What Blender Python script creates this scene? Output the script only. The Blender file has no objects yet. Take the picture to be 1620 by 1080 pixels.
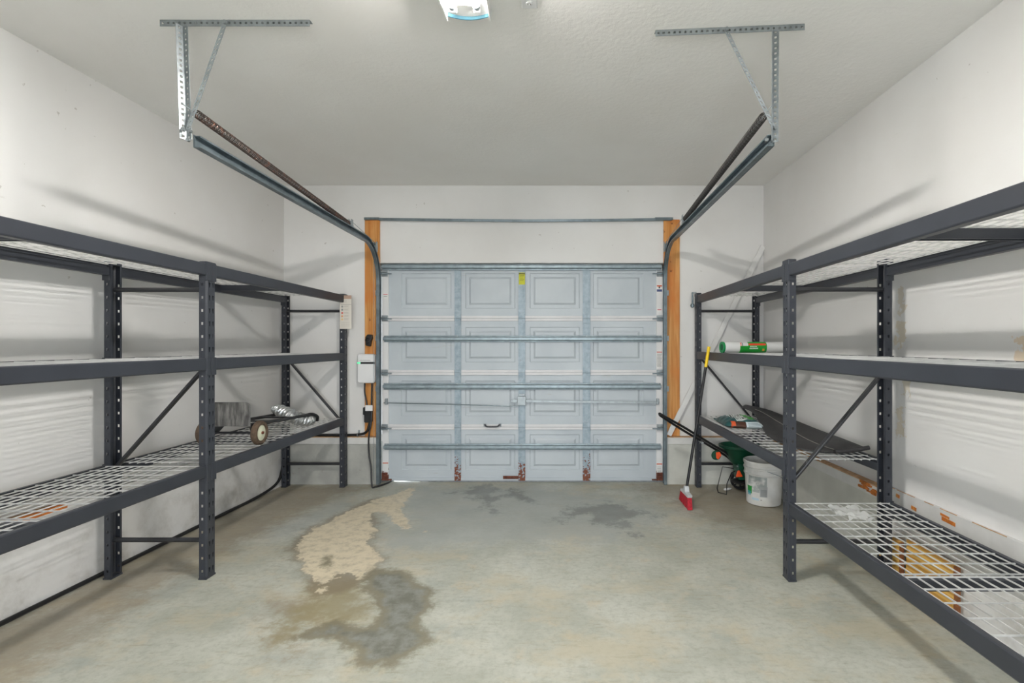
import bpy, math, random
from mathutils import Vector, Matrix
random.seed(7)
PI = math.pi
S = bpy.context.scene
COL = S.collection

# ------------------------------------------------------------------ camera, world, exposure
F = 800.0                       # focal length in pixels of the 1620x1080 frame
VX, VY = 882.0, 544.5           # vanishing point of the room's depth lines
CZ = 1.376                      # camera height
cam_d = bpy.data.cameras.new('camera')
cam = bpy.data.objects.new('camera', cam_d); COL.objects.link(cam)
cam.location = (0, 0, CZ); cam.rotation_euler = (PI/2, 0, 0)
cam_d.sensor_width = 36.0; cam_d.lens = 36.0*F/1620.0
cam_d.shift_x = -(VX-810.0)/1620.0
cam_d.shift_y = (VY-540.0)/1620.0
cam_d.clip_start = 0.02
S.camera = cam

w = bpy.data.worlds.new('world'); S.world = w; w.use_nodes = True
wb = w.node_tree.nodes['Background']
wb.inputs[0].default_value = (0.90, 0.95, 1.0, 1); wb.inputs[1].default_value = 10.0
# fill daylight enters by a made-up doorway, added behind the viewer to brighten the room; the portal only guides the sampling of that opening
FILL_DW = (-1.3, .9, 2.25)           # added doorway x0, x1, height in the wall behind the viewer
pd_ = bpy.data.lights.new('fill_doorway_portal', 'AREA'); pd_.shape = 'RECTANGLE'; pd_.size = FILL_DW[1]-FILL_DW[0]; pd_.size_y = FILL_DW[2]
pd_.cycles.is_portal = True
portal = bpy.data.objects.new('fill_doorway_portal', pd_); COL.objects.link(portal)
portal.location = ((FILL_DW[0]+FILL_DW[1])/2, -1.70, FILL_DW[2]/2); portal.rotation_euler = (PI/2, 0, 0)

S.view_settings.view_transform = 'Standard'
S.view_settings.look = 'None'
S.view_settings.gamma = 1.0
S.view_settings.use_curve_mapping = False
S.view_settings.exposure = 0.06
TUBE_STRENGTH = 500.0

# ------------------------------------------------------------------ helpers
def C(r, g, b):
    def l(c):
        c /= 255.0
        return c/12.92 if c <= 0.04045 else ((c+0.055)/1.055)**2.4
    return (l(r), l(g), l(b), 1.0)
def P(px, py, Y):               # photo pixel at a known depth -> point
    return Vector(((px-VX)*Y/F, Y, CZ+(VY-py)*Y/F))
def G(px, py):                  # photo pixel on the floor -> point
    Y = CZ*F/(py-VY)
    return Vector(((px-VX)*Y/F, Y, 0))

class N:
    """tiny node-tree writer"""
    def __init__(s, name):
        s.m = bpy.data.materials.new(name); s.m.use_nodes = True
        s.t = s.m.node_tree; s.b = s.t.nodes['Principled BSDF']
        s._pos = None
    def n(s, typ, **kw):
        nd = s.t.nodes.new(typ)
        for k, v in kw.items(): setattr(nd, k, v)
        return nd
    def l(s, a, b): s.t.links.new(a, b)
    def pos(s):
        if s._pos is None: s._pos = s.n('ShaderNodeNewGeometry').outputs['Position']
        return s._pos
    def xyz(s):
        x = s.n('ShaderNodeSeparateXYZ'); s.l(s.pos(), x.inputs[0]); return x.outputs
    def math(s, op, a, b=None, clamp=False):
        m = s.n('ShaderNodeMath', operation=op); m.use_clamp = clamp
        for i, v in enumerate((a, b)):
            if v is None: continue
            if isinstance(v, (int, float)): m.inputs[i].default_value = v
            else: s.l(v, m.inputs[i])
        return m.outputs[0]
    def noise(s, scale, detail=4, rough=.55, stretch=None, dist=0, off=(0, 0, 0)):
        mp = s.n('ShaderNodeMapping'); s.l(s.pos(), mp.inputs[0])
        mp.inputs['Location'].default_value = off
        if stretch: mp.inputs['Scale'].default_value = stretch
        t = s.n('ShaderNodeTexNoise'); s.l(mp.outputs[0], t.inputs['Vector'])
        t.inputs['Scale'].default_value = scale; t.inputs['Detail'].default_value = detail
        t.inputs['Roughness'].default_value = rough; t.inputs['Distortion'].default_value = dist
        return t.outputs['Fac']
    def ramp(s, fac, lo, hi, a=0.0, b=1.0, smooth=True):
        m = s.n('ShaderNodeMapRange'); m.interpolation_type = 'SMOOTHSTEP' if smooth else 'LINEAR'
        s.l(fac, m.inputs['Value'])
        m.inputs['From Min'].default_value = lo; m.inputs['From Max'].default_value = hi
        m.inputs['To Min'].default_value = a; m.inputs['To Max'].default_value = b
        return m.outputs['Result']
    def mix(s, fac, a, b):
        m = s.n('ShaderNodeMix', data_type='RGBA')
        if isinstance(fac, (int, float)): m.inputs[0].default_value = fac
        else: s.l(fac, m.inputs[0])
        for i, v in ((6, a), (7, b)):
            if isinstance(v, tuple): m.inputs[i].default_value = v
            else: s.l(v, m.inputs[i])
        return m.outputs[2]
    def col(s, c):
        if isinstance(c, tuple): s.b.inputs['Base Color'].default_value = c
        else: s.l(c, s.b.inputs['Base Color'])
    def set(s, rough=.5, metal=0.0, spec=None):
        if isinstance(rough, (int, float)): s.b.inputs['Roughness'].default_value = rough
        else: s.l(rough, s.b.inputs['Roughness'])
        s.b.inputs['Metallic'].default_value = metal
        if spec is not None: s.b.inputs['Specular IOR Level'].default_value = spec
    def bump(s, h, strength=.3, dist=.005):
        b = s.n('ShaderNodeBump'); b.inputs['Strength'].default_value = strength
        b.inputs['Distance'].default_value = dist
        s.l(h, b.inputs['Height']); s.l(b.outputs[0], s.b.inputs['Normal'])

def plain(name, c, rough=.5, metal=0.0, var=.12, scale=9, bump=0, bscale=80, c2=None, thr=None):
    m = N(name)
    dark = tuple(x*(1-var) for x in c[:3])+(1,)
    lite = tuple(min(1, x*(1+var)) for x in c[:3])+(1,)
    k = m.mix(m.ramp(m.noise(scale, 5), .3, .7), dark, lite)
    if c2 is not None:
        k = m.mix(m.ramp(m.noise(scale*1.7, 6, .65, off=(3, 7, 1)), thr[0], thr[1]), k, c2)
    m.col(k); m.set(rough, metal)
    if bump: m.bump(m.noise(bscale, 4), bump, .003)
    return m.m

def printed(name, base, rects, axes='XZ', rough=.55):
    """flat print: rectangles (a0,a1,b0,b1,colour) in world coordinates on the surface's own plane"""
    m = N(name); o = m.xyz(); a = o['XYZ'.index(axes[0])]; b = o['XYZ'.index(axes[1])]
    k = base
    for (a0, a1, b0, b1, c) in rects:
        f = m.math('MULTIPLY', m.math('MULTIPLY', m.math('GREATER_THAN', a, a0), m.math('LESS_THAN', a, a1)),
                   m.math('MULTIPLY', m.math('GREATER_THAN', b, b0), m.math('LESS_THAN', b, b1)))
        k = m.mix(f, k, c)
    m.col(k); m.set(rough)
    return m.m

WLOC = {}
def wloc(o): return WLOC.get(o.name, Vector((0, 0, 0)))
def par(o, p):
    if p is not None:
        o.parent = p
        o.matrix_parent_inverse = Matrix.Translation(-wloc(p))
def place(o, loc):
    o.location = loc; WLOC[o.name] = Vector(loc)
def tag(o, label=None, cat=None, group=None, kind=None):
    if label: o['label'] = label
    if cat: o['category'] = cat
    if group: o['group'] = group
    if kind: o['kind'] = kind
    return o
def thing(name, loc, label, cat, group=None, kind=None):
    o = bpy.data.objects.new(name, None); COL.objects.link(o)
    o.empty_display_size = .1
    place(o, loc); return tag(o, label, cat, group, kind)
def copy_at(o, loc, parent):
    c = o.copy(); COL.objects.link(c); place(c, loc); par(c, parent); return c

class MB:
    def __init__(s): s.v = []; s.f = []
    def add(s, vs, fs):
        o = len(s.v); s.v += [tuple(v) for v in vs]; s.f += [tuple(i+o for i in f) for f in fs]; return s
    def box(s, x0, x1, y0, y1, z0, z1):
        vs = [(x, y, z) for x in (x0, x1) for y in (y0, y1) for z in (z0, z1)]
        return s.add(vs, [(0, 1, 3, 2), (4, 6, 7, 5), (0, 4, 5, 1), (2, 3, 7, 6), (0, 2, 6, 4), (1, 5, 7, 3)])
    def bar(s, a, b, wdt, hgt, up=(0, 0, 1)):
        a = Vector(a); b = Vector(b); d = (b-a).normalized(); u = Vector(up)
        sd = d.cross(u)
        if sd.length < 1e-5: sd = d.cross(Vector((1, 0, 0)))
        sd.normalize(); u = sd.cross(d).normalized()
        vs = []
        for p in (a, b):
            for i, j in ((-1, -1), (1, -1), (1, 1), (-1, 1)):
                vs.append(p+sd*(i*wdt/2)+u*(j*hgt/2))
        return s.add(vs, [(0, 3, 2, 1), (4, 5, 6, 7), (0, 1, 5, 4), (1, 2, 6, 5), (2, 3, 7, 6), (3, 0, 4, 7)])
    def prism(s, poly, f0, f1):          # poly: 2-D points, f0/f1 map (a,b)->3-D for both ends
        n = len(poly)
        vs = [f0(*p) for p in poly]+[f1(*p) for p in poly]
        fs = [tuple(range(n-1, -1, -1)), tuple(range(n, 2*n))]
        fs += [(i, (i+1) % n, n+(i+1) % n, n+i) for i in range(n)]
        return s.add(vs, fs)
    def sweep(s, pts, prof, ups=None, cap=True, closed=True):   # prof: 2-D points (side, up); parallel transport
        pts = [Vector(p) for p in pts]; n = len(prof); rings = []
        t0 = (pts[1]-pts[0]).normalized()
        up = Vector(ups) if ups else (Vector((0, 0, 1)) if abs(t0.z) < .9 else Vector((1, 0, 0)))
        sd = t0.cross(up).normalized(); up = sd.cross(t0).normalized()
        prev = t0
        for i, p in enumerate(pts):
            if i == 0: t = t0
            elif i == len(pts)-1: t = (pts[i]-pts[i-1]).normalized()
            else: t = ((pts[i+1]-pts[i]).normalized()+(pts[i]-pts[i-1]).normalized()).normalized()
            q = prev.rotation_difference(t); sd = q @ sd; up = q @ up; prev = t
            rings.append([p+sd*a+up*b for a, b in prof])
        vs = [v for r in rings for v in r]; fs = []
        rng = range(n) if closed else range(n-1)
        for i in range(len(rings)-1):
            for j in rng:
                k = (j+1) % n
                fs.append((i*n+j, i*n+k, (i+1)*n+k, (i+1)*n+j))
        if cap and closed:
            fs.append(tuple(range(n-1, -1, -1))); fs.append(tuple(range(len(vs)-n, len(vs))))
        return s.add(vs, fs)
    def tube(s, pts, r, n=8):
        return s.sweep(pts, [(r*math.cos(2*PI*i/n), r*math.sin(2*PI*i/n)) for i in range(n)])
    def cyl(s, a, b, r0, r1=None, n=20):
        r1 = r0 if r1 is None else r1
        a = Vector(a); b = Vector(b); d = (b-a).normalized()
        u = Vector((0, 0, 1)) if abs(d.z) < .9 else Vector((1, 0, 0))
        sd = d.cross(u).normalized(); u = sd.cross(d)
        vs = []
        for p, r in ((a, r0), (b, r1)):
            vs += [p+sd*(r*math.cos(2*PI*i/n))+u*(r*math.sin(2*PI*i/n)) for i in range(n)]
        fs = [tuple(range(n-1, -1, -1)), tuple(range(n, 2*n))]
        fs += [(i, (i+1) % n, n+(i+1) % n, n+i) for i in range(n)]
        return s.add(vs, fs)
    def lathe(s, prof, c, axis=(0, 0, 1), n=28, sx=1.0, sy=1.0, close=False):   # prof: (radius, height)
        c = Vector(c); d = Vector(axis).normalized()
        u = Vector((1, 0, 0)) if abs(d.x) < .9 else Vector((0, 1, 0))
        v = d.cross(u).normalized(); u = v.cross(d)
        vs = []; m = len(prof)
        for r, h in prof:
            vs += [c+d*h+u*(sx*r*math.cos(2*PI*i/n))+v*(sy*r*math.sin(2*PI*i/n)) for i in range(n)]
        fs = []
        for k in range(m-1 if not close else m):
            k2 = (k+1) % m
            fs += [(k*n+i, k*n+(i+1) % n, k2*n+(i+1) % n, k2*n+i) for i in range(n)]
        if not close:
            fs.append(tuple(range(n-1, -1, -1))); fs.append(tuple(range((m-1)*n, m*n)))
        return s.add(vs, fs)
    def grid(s, fn, nu, nv):
        vs = [fn(i/nu, j/nv) for i in range(nu+1) for j in range(nv+1)]
        fs = [(i*(nv+1)+j, (i+1)*(nv+1)+j, (i+1)*(nv+1)+j+1, i*(nv+1)+j+1) for i in range(nu) for j in range(nv)]
        return s.add(vs, fs)
    def mesh(s, name):
        me = bpy.data.meshes.new(name); me.from_pydata(s.v, [], s.f); me.update(); return me
    def build(s, name, mat, parent=None, smooth=False, bevel=0, solid=0, loc=None, label=None, fix=True, angle=40):
        import bmesh
        me = s.mesh(name)
        if fix:
            bm = bmesh.new(); bm.from_mesh(me); bmesh.ops.recalc_face_normals(bm, faces=bm.faces[:]); bm.to_mesh(me); bm.free()
        me.materials.append(mat)
        if smooth:
            me.polygons.foreach_set('use_smooth', [True]*len(me.polygons))
            me.set_sharp_from_angle(angle=math.radians(angle))
        o = bpy.data.objects.new(name, me); COL.objects.link(o)
        if loc is not None: place(o, loc)
        par(o, parent)
        if solid:
            md = o.modifiers.new('solid', 'SOLIDIFY'); md.thickness = solid; md.offset = 0
        if bevel:
            md = o.modifiers.new('bevel', 'BEVEL'); md.width = bevel; md.segments = 2; md.limit_method = 'ANGLE'
        if label: o['label'] = label
        return o

def spline(pts, n=8):            # Catmull-Rom through points
    pts = [Vector(p) for p in pts]; q = [2*pts[0]-pts[1]]+pts+[2*pts[-1]-pts[-2]]; out = []
    for i in range(1, len(q)-2):
        for k in range(n):
            t = k/n; a, b, c, d = q[i-1], q[i], q[i+1], q[i+2]
            out.append(.5*((2*b)+(c-a)*t+(2*a-5*b+4*c-d)*t*t+(3*b-a-3*c+d)*t**3))
    out.append(pts[-1]); return out

# ------------------------------------------------------------------ room dimensions
YB = 5.02                       # drywall plane of the back wall
YS = 4.97                       # face of the concrete base under it
YD = 5.06                       # inner skin of the overhead door
YR = -1.7                       # wall behind the camera
ZC = 2.951
XR = 2.045
def XL(y): return -2.717-(YB-y)*0.02
OX0, OX1, OZ = -1.775, 1.075, 2.185      # door opening
ZP = .468                       # top of the sill plates

# ------------------------------------------------------------------ materials
def wall_paint(name, grime=False, scars=()):
    m = N(name)
    k = m.mix(m.ramp(m.noise(1.3, 4), .3, .7), C(219, 217, 214), C(225, 224, 222))
    spots = m.ramp(m.noise(23, 3, .5, off=(4, 2, 9)), .735, .76)
    k = m.mix(m.math('MULTIPLY', spots, .45), k, C(150, 140, 128))
    scr = m.ramp(m.noise(5, 4, .6, stretch=(1, 1, 7), off=(1, 5, 3)), .70, .78)
    k = m.mix(m.math('MULTIPLY', scr, .35), k, C(176, 170, 160))
    if grime:
        z = m.xyz()[2]
        low = m.ramp(z, .75, .05)
        g = m.ramp(m.noise(3.2, 6, .65, off=(8, 1, 2)), .42, .72)
        k = m.mix(m.math('MULTIPLY', m.math('MULTIPLY', low, g), .6), k, C(150, 144, 130))
    for (y0, y1, z0, z1, thr, c) in scars:         # torn paper and dried glue
        o = m.xyz()
        dy = m.math('ABSOLUTE', m.math('DIVIDE', m.math('SUBTRACT', o[1], (y0+y1)/2), (y1-y0)/2))
        dz = m.math('ABSOLUTE', m.math('DIVIDE', m.math('SUBTRACT', o[2], (z0+z1)/2), (z1-z0)/2))
        d = m.math('MAXIMUM', dy, dz)
        d = m.math('ADD', d, m.ramp(m.noise(22, 4, .6, off=(y0, z0, 0)), .3, .7, thr, -thr, False))
        k = m.mix(m.math('MULTIPLY', m.ramp(d, 1.0, .9), .4), k, c)
    m.col(k); m.set(.62)
    m.bump(m.noise(60, 4), .06, .003)
    return m.m
M = {}
M['wall'] = wall_paint('wall_paint')
M['wall_low'] = wall_paint('wall_paint_grimy', True)
M['wall_right'] = wall_paint('wall_paint_scarred', True, [
    (2.97, 3.06, 1.38, 1.52, .9, C(196, 170, 108)), (2.98, 3.04, 1.56, 1.70, .9, C(190, 168, 120)),
    (2.98, 3.05, .80, 1.00, 1.0, C(196, 172, 112)), (2.12, 2.26, 1.30, 1.40, .5, C(206, 164, 84)),
    (2.93, 2.99, 1.08, 1.20, 1.0, C(196, 178, 130))])
m = N('ceiling_texture')
m.col(m.mix(m.ramp(m.noise(1.1, 3), .3, .7), C(234, 232, 228), C(239, 238, 235))); m.set(.75)
m.bump(m.noise(34, 5, .6), .38, .007); M['ceiling'] = m.m

m = N('concrete_floor')
def attr(nm):
    a = m.n('ShaderNodeAttribute'); a.attribute_name = nm; return a.outputs['Fac']
k = m.mix(m.ramp(m.noise(2.2, 6, .62), .28, .72), C(162, 164, 152), C(190, 191, 180))
k = m.mix(m.ramp(m.noise(5.5, 7, .68, off=(5, 5, 0)), .52, .75), k, C(186, 176, 152))
k = m.mix(m.math('MULTIPLY', m.ramp(m.noise(3.0, 5, .6, off=(9, 2, 0)), .55, .72), .55), k, C(152, 158, 153))
k = m.mix(m.math('MULTIPLY', m.ramp(m.noise(30, 7, .75), .42, .72), .5), k, C(140, 139, 126))
k = m.mix(m.math('MULTIPLY', m.ramp(m.noise(1.6, 5, .7, stretch=(1, 1.5, 1), off=(7, 3, 0)), .48, .66), .55), k, C(184, 174, 148))
k = m.mix(m.math('MULTIPLY', m.ramp(m.noise(14, 6, .75, stretch=(.5, 2.2, 1), off=(1, 8, 0)), .52, .72), .5), k, C(136, 130, 110))
k = m.mix(m.math('MULTIPLY', m.ramp(m.noise(19, 5, .7, stretch=(.6, 1.6, 1), off=(6, 6, 0)), .60, .74), .5), k, C(202, 202, 192))
ragged = m.math('ADD', m.ramp(m.noise(7, 7, .65), .2, .8, -.09, .09, False), m.ramp(m.noise(40, 5, .7), .2, .8, -.03, .03, False))
def stain(sd, c, soft, amt, rag=1.0, off=0.0):
    global k
    d = m.math('ADD', attr(sd), m.math('MULTIPLY', ragged, rag))
    f = m.ramp(d, off+soft, off-soft)
    k = m.mix(m.math('MULTIPLY', f, amt), k, c)
stain('sd_damp', C(160, 164, 160), .16, .7, 2.4)
stain('sd_dirt', C(140, 124, 102), .14, .55, 2.6)
stain('sd_olive', C(140, 130, 98), .10, .8, 1.6)
stain('sd_rim', C(128, 116, 96), .05, .75, .8)
pale = m.mix(m.ramp(m.noise(17, 7, .72), .42, .72), C(214, 202, 176), C(176, 166, 144))
stain('sd_pale', pale, .014, .95, .8)
stain('sd_dark', C(118, 112, 92), .03, .85, .7)
dk = m.mix(m.ramp(m.noise(9, 6, .7), .35, .65), C(106, 106, 96), C(140, 142, 136))
stain('sd_dark', dk, .03, .9, .7, -.055)
stain('sd_black', C(104, 106, 102), .07, .6, 2.2)
sp = m.ramp(m.noise(60, 2, .5, off=(2, 2, 2)), .80, .82)
k = m.mix(m.math('MULTIPLY', sp, .7), k, C(92, 80, 62))
m.col(k); m.set(m.ramp(m.noise(4, 4), .3, .7, .42, .62))
m.bump(m.noise(45, 6, .65), .18, .004); M['floor'] = m.m

M['rack'] = plain('slate_powder_coat', C(49, 52, 59), .40, 0, .08, 6, c2=C(92, 90, 86), thr=(.72, .86))
M['rack_in'] = plain('black_tube_paint', C(44, 45, 48), .35, 0, .15, 8, c2=C(92, 78, 66), thr=(.70, .85))
M['wire'] = plain('zinc_wire', C(206, 206, 204), .38, .25, .15, 12)
M['zinc'] = plain('galvanised_steel', C(156, 163, 166), .45, .55, .14, 26)
M['hanger'] = plain('dull_zinc', C(146, 152, 154), .5, .8, .14, 26)
M['track'] = plain('track_steel', C(120, 132, 138), .36, .7, .18, 14)
M['strut'] = plain('strut_steel', C(142, 155, 161), .42, .45, .16, 16)
m = N('rusting_stile')
z = m.xyz()[2]; base = m.mix(m.ramp(m.noise(22, 5), .3, .7), C(140, 156, 166), C(166, 179, 188))
r = m.math('ADD', m.ramp(z, .02, .36, .20, -.14, False), m.noise(42, 4, .6))
m.col(m.mix(m.ramp(r, .575, .60), base, m.mix(m.noise(60, 3), C(92, 50, 34), C(140, 80, 54)))); m.set(.5, .2); M['stile'] = m.m
m = N('white_end_stile')
z = m.xyz()[2]; r = m.math('ADD', m.ramp(z, .03, .26, .22, -.30, False), m.noise(30, 4, .6))
m.col(m.mix(m.ramp(r, .56, .62), C(222, 222, 222), C(104, 62, 50))); m.set(.45); M['endstile'] = m.m
m = N('door_panel_enamel')
k = m.mix(m.ramp(m.noise(2.0, 4), .3, .7), C(180, 188, 194), C(192, 199, 204))
smg = m.ramp(m.noise(7, 5, .65, stretch=(.35, 1, 3), off=(3, 3, 3)), .66, .78)
k = m.mix(m.math('MULTIPLY', smg, .5), k, C(160, 154, 142))
m.col(k); m.set(.42); M['door'] = m.m
M['rail'] = plain('white_rail', C(216, 215, 216), .45, 0, .04, 8)
M['rust'] = plain('rust', C(104, 58, 42), .8, .1, .35, 40, .3)
M['wirespring'] = plain('spring_steel', C(70, 62, 58), .45, .5, .2, 20, c2=C(120, 82, 66), thr=(.5, .7))
M['blackspring'] = plain('black_spring_steel', C(58, 56, 55), .42, .5, .2, 20)
m = N('pine_plank')
g = m.noise(26, 4, .6, stretch=(1, 1, .05), dist=.6)
k = m.mix(m.ramp(g, .35, .65), C(190, 122, 52), C(216, 158, 90))
k = m.mix(m.ramp(m.noise(5, 3, .5, stretch=(1, 1, .4), off=(2, 4, 1)), .45, .7), k, C(200, 118, 44))
kn = m.ramp(m.noise(12, 2, .5, stretch=(1, 1, .9), off=(6, 1, 2)), .66, .73)
k = m.mix(kn, k, C(122, 66, 30)); m.col(k); m.set(.5); M['pine'] = m.m
m = N('fresh_lumber')
wv = m.n('ShaderNodeTexWave', wave_type='BANDS', bands_direction='Z')
mp = m.n('ShaderNodeMapping'); mp.inputs['Scale'].default_value = (.5, .15, 1); m.l(m.pos(), mp.inputs[0]); m.l(mp.outputs[0], wv.inputs['Vector'])
wv.inputs['Scale'].default_value = 11; wv.inputs['Distortion'].default_value = 4; wv.inputs['Detail'].default_value = 3
k = m.mix(wv.outputs['Fac'], C(190, 138, 62), C(228, 184, 98))
kn = m.ramp(m.noise(9, 2, .5, off=(2, 1, 4)), .66, .74)
k = m.mix(kn, k, C(150, 84, 38)); m.col(k); m.set(.55); M['lumber'] = m.m
M['lumber_end'] = plain('lumber_end_grain', C(128, 76, 38), .7, 0, .25, 40)
M['orange_wood'] = plain('orange_board', C(196, 112, 44), .5, 0, .2, 18, c2=C(222, 160, 80), thr=(.5, .7))
M['rawwood'] = plain('raw_sill_wood', C(186, 148, 110), .7, 0, .25, 30)
M['sill'] = plain('white_sill_paint', C(206, 205, 202), .5, 0, .05, 10, c2=C(180, 130, 84), thr=(.72, .78))
M['foundation'] = plain('concrete_base', C(166, 166, 160), .8, 0, .14, 5, .3, 50, c2=C(120, 112, 98), thr=(.62, .78))
M['foundation_white'] = plain('painted_block', C(196, 196, 188), .7, 0, .08, 5, .3, 40)
M['black'] = plain('black_rubber', C(26, 26, 28), .45, 0, .2, 20)
M['mat'] = plain('rubber_mat', C(50, 49, 50), .55, 0, .2, 14, .3, 120, c2=C(84, 80, 76), thr=(.62, .8))
M['whiteplastic'] = plain('white_plastic', C(226, 226, 226), .35, 0, .02, 5)
M['fixture'] = plain('fixture_white', C(238, 238, 236), .35, 0, .02, 5)
M['green_glow'] = N('green_led').m
gb = M['green_glow'].node_tree.nodes['Principled BSDF']
gb.inputs['Base Color'].default_value = C(60, 220, 130); gb.inputs['Emission Color'].default_value = C(60, 230, 140); gb.inputs['Emission Strength'].default_value = 1.6
M['tyre'] = plain('worn_tyre', C(84, 68, 54), .85, 0, .25, 40, .4)
M['hub'] = plain('cream_wheel_hub', C(206, 208, 184), .45, 0, .08, 20, c2=C(150, 130, 96), thr=(.68, .8))
m = N('scuffed_steel_plate')
k = m.mix(m.ramp(m.noise(30, 5, .65, stretch=(1, 1, .16)), .35, .85), C(84, 83, 82), C(170, 168, 164))
m.col(m.mix(m.ramp(m.noise(9, 3, .5), .55, .7), k, C(70, 68, 66))); m.set(.5, .3); M['toe'] = m.m
M['foil'] = plain('aluminium_foil', C(196, 198, 198), .33, .9, .1, 30)
M['bucket'] = None
M['teal'] = None
M['spreadgreen'] = plain('dark_green_plastic', C(12, 74, 52), .4, 0, .2, 10)
M['orange'] = plain('orange_plastic', C(236, 84, 30), .4, 0, .05, 10)
M['yellow'] = plain('yellow_grip', C(238, 200, 10), .4, 0, .05, 10)
M['red'] = plain('red_bristles', C(170, 18, 38), .7, 0, .3, 60, .5, 160)
M['greybroom'] = plain('grey_broom_cap', C(196, 198, 200), .4, 0, .05, 10)
M['trimwhite'] = plain('white_trim_strip', C(224, 223, 220), .45, 0, .05, 8)
M['seal'] = plain('door_bottom_seal', C(136, 140, 142), .6, 0, .15, 20)

# ------------------------------------------------------------------ setting
def seg_dist(px, py, ax, ay, bx, by):
    dx, dy = bx-ax, by-ay; L = dx*dx+dy*dy
    t = max(0, min(1, ((px-ax)*dx+(py-ay)*dy)/L)) if L else 0
    return math.hypot(px-ax-t*dx, py-ay-t*dy)
def sdf(poly, x, y):
    d = 1e9; ins = False; n = len(poly)
    for i in range(n):
        a = poly[i]; b = poly[(i+1) % n]
        d = min(d, seg_dist(x, y, a[0], a[1], b[0], b[1]))
        if (a[1] > y) != (b[1] > y) and x < (b[0]-a[0])*(y-a[1])/(b[1]-a[1])+a[0]: ins = not ins
    return -d if ins else d
def fpoly(pts):                  # outline of a floor stain traced on the photograph, taken to the floor plane
    return [tuple(G(430+u/2.492, 760+v/2.492))[:2] for u, v in pts]
pale_p = fpoly([(570, 22), (430, 70), (300, 120), (160, 195), (85, 265), (125, 310), (130, 378), (190, 400), (205, 455), (225, 400), (235, 350), (300, 372), (350, 392),
                (435, 310), (425, 285), (380, 240), (405, 190), (385, 160), (395, 130), (450, 122), (490, 165), (540, 196), (600, 202), (550, 180), (515, 120), (535, 70)])
pale2 = fpoly([(195, 295), (245, 300), (235, 345), (200, 345)])
rim_p = fpoly([(300, 110), (150, 185), (40, 275), (120, 330), (120, 390), (190, 470), (350, 410), (455, 310), (400, 240), (420, 170), (420, 60)])
olive_p = fpoly([(130, 400), (370, 370), (350, 440), (400, 500), (380, 560), (180, 560), (60, 660), (20, 560), (150, 480)])
dark_p = fpoly([(385, 350), (460, 345), (550, 362), (572, 400), (640, 425), (637, 505), (598, 540), (602, 585), (628, 640), (560, 690), (470, 745), (345, 742), (315, 700),
                (325, 668), (262, 655), (260, 625), (190, 632), (60, 640), (130, 585), (210, 566), (330, 556), (395, 570), (420, 510), (395, 460), (345, 430)])
damp_p = fpoly([(560, 30), (1000, 20), (1300, 60), (1540, 120), (1430, 230), (1100, 240), (800, 250), (620, 270), (430, 260), (420, 180), (520, 200), (510, 120)])
damp2 = fpoly([(140, 130), (300, 60), (330, 100), (150, 190), (20, 230), (-60, 200)])
black_p = [fpoly([(835, 10), (880, 20), (880, 60), (870, 130), (840, 80), (760, 45), (700, 50), (780, 30)]), fpoly([(940, 30), (1000, 60), (1020, 85), (960, 70), (910, 60)]),
           fpoly([(1180, 110), (1340, 85), (1420, 110), (1530, 135), (1400, 140), (1420, 222), (1380, 180), (1290, 180), (1240, 130), (1110, 160)])]
dirt_p = [[(-2.75, 1.0), (-2.2, 1.0), (-2.25, 3.0), (-2.0, 4.6), (-1.7, 4.95), (-2.75, 4.97)],
          [(.75, 4.97), (1.0, 4.45), (1.25, 3.9), (2.0, 3.5), (2.0, 4.97)], fpoly([(20, 470), (120, 470), (200, 560), (120, 640), (60, 700), (30, 600)])]
nx, ny = 110, 150
fx0, fx1, fy0, fy1 = -3.0, 2.3, YR-.1, 5.14
fl = MB().grid(lambda u, v: (fx0+(fx1-fx0)*u, fy0+(fy1-fy0)*v, 0), nx, ny)
floor = fl.build('floor', M['floor'], fix=False); tag(floor, 'stained grey concrete garage floor', 'floor', kind='structure')
me = floor.data
if me.polygons[0].normal.z < 0: me.flip_normals()
def add_attr(nm, polys):
    a = me.attributes.new(nm, 'FLOAT', 'POINT')
    a.data.foreach_set('value', [max(-.4, min(.4, min(sdf(p, v.co.x, v.co.y) for p in polys))) if v.co.y > .9 else .4 for v in me.vertices])
add_attr('sd_pale', [pale_p]); add_attr('sd_rim', [rim_p]); add_attr('sd_olive', [olive_p]); add_attr('sd_dark', [dark_p, pale2])
add_attr('sd_damp', [damp_p, damp2]); add_attr('sd_black', black_p); add_attr('sd_dirt', dirt_p)

def struct(name, mb, mat, label, cat, **kw):
    return tag(mb.build(name, mat, **kw), label, cat, kind='structure')
struct('ceiling', MB().box(-3.0, 2.3, YR-.1, YB+.12, ZC, ZC+.1), M['ceiling'], 'textured white garage ceiling', 'ceiling')
b = MB()
b.prism([(XL(YR-.1), YR-.1), (XL(YB+.12), YB+.12), (-3.1, YB+.12), (-3.1, YR-.1)], lambda x, y: (x, y, -.02), lambda x, y: (x, y, ZC+.02))
wl = struct('wall_left', b, M['wall_low'], 'white painted wall behind the rack with the hand truck', 'wall')
def XF(y): return XL(y)+.036
def wallstrip(e, y0, y1, z0, z1):
    return MB().prism([(XL(y0)-.01, y0), (XL(y0)+e, y0), (XL(y1)+e, y1), (XL(y1)-.01, y1)], lambda x, y: (x, y, z0), lambda x, y: (x, y, z1))
wallstrip(.036, YR, YS, -.02, .435).build('foundation', M['wall_low'], wl)
o = wallstrip(.046, YR, YS-.012, .435, .497).build('sill_plate', M['sill'], wl)
wallstrip(.048, 2.02, 2.80, .470, .4985).build('bare_wood_edge', M['orange_wood'], o, label='bare orange wood front of the ledge')
wallstrip(.030, 2.02, 2.76, .497, .503).build('bare_wood_top', M['rawwood'], o, label='bare wood top of the ledge')
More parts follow.
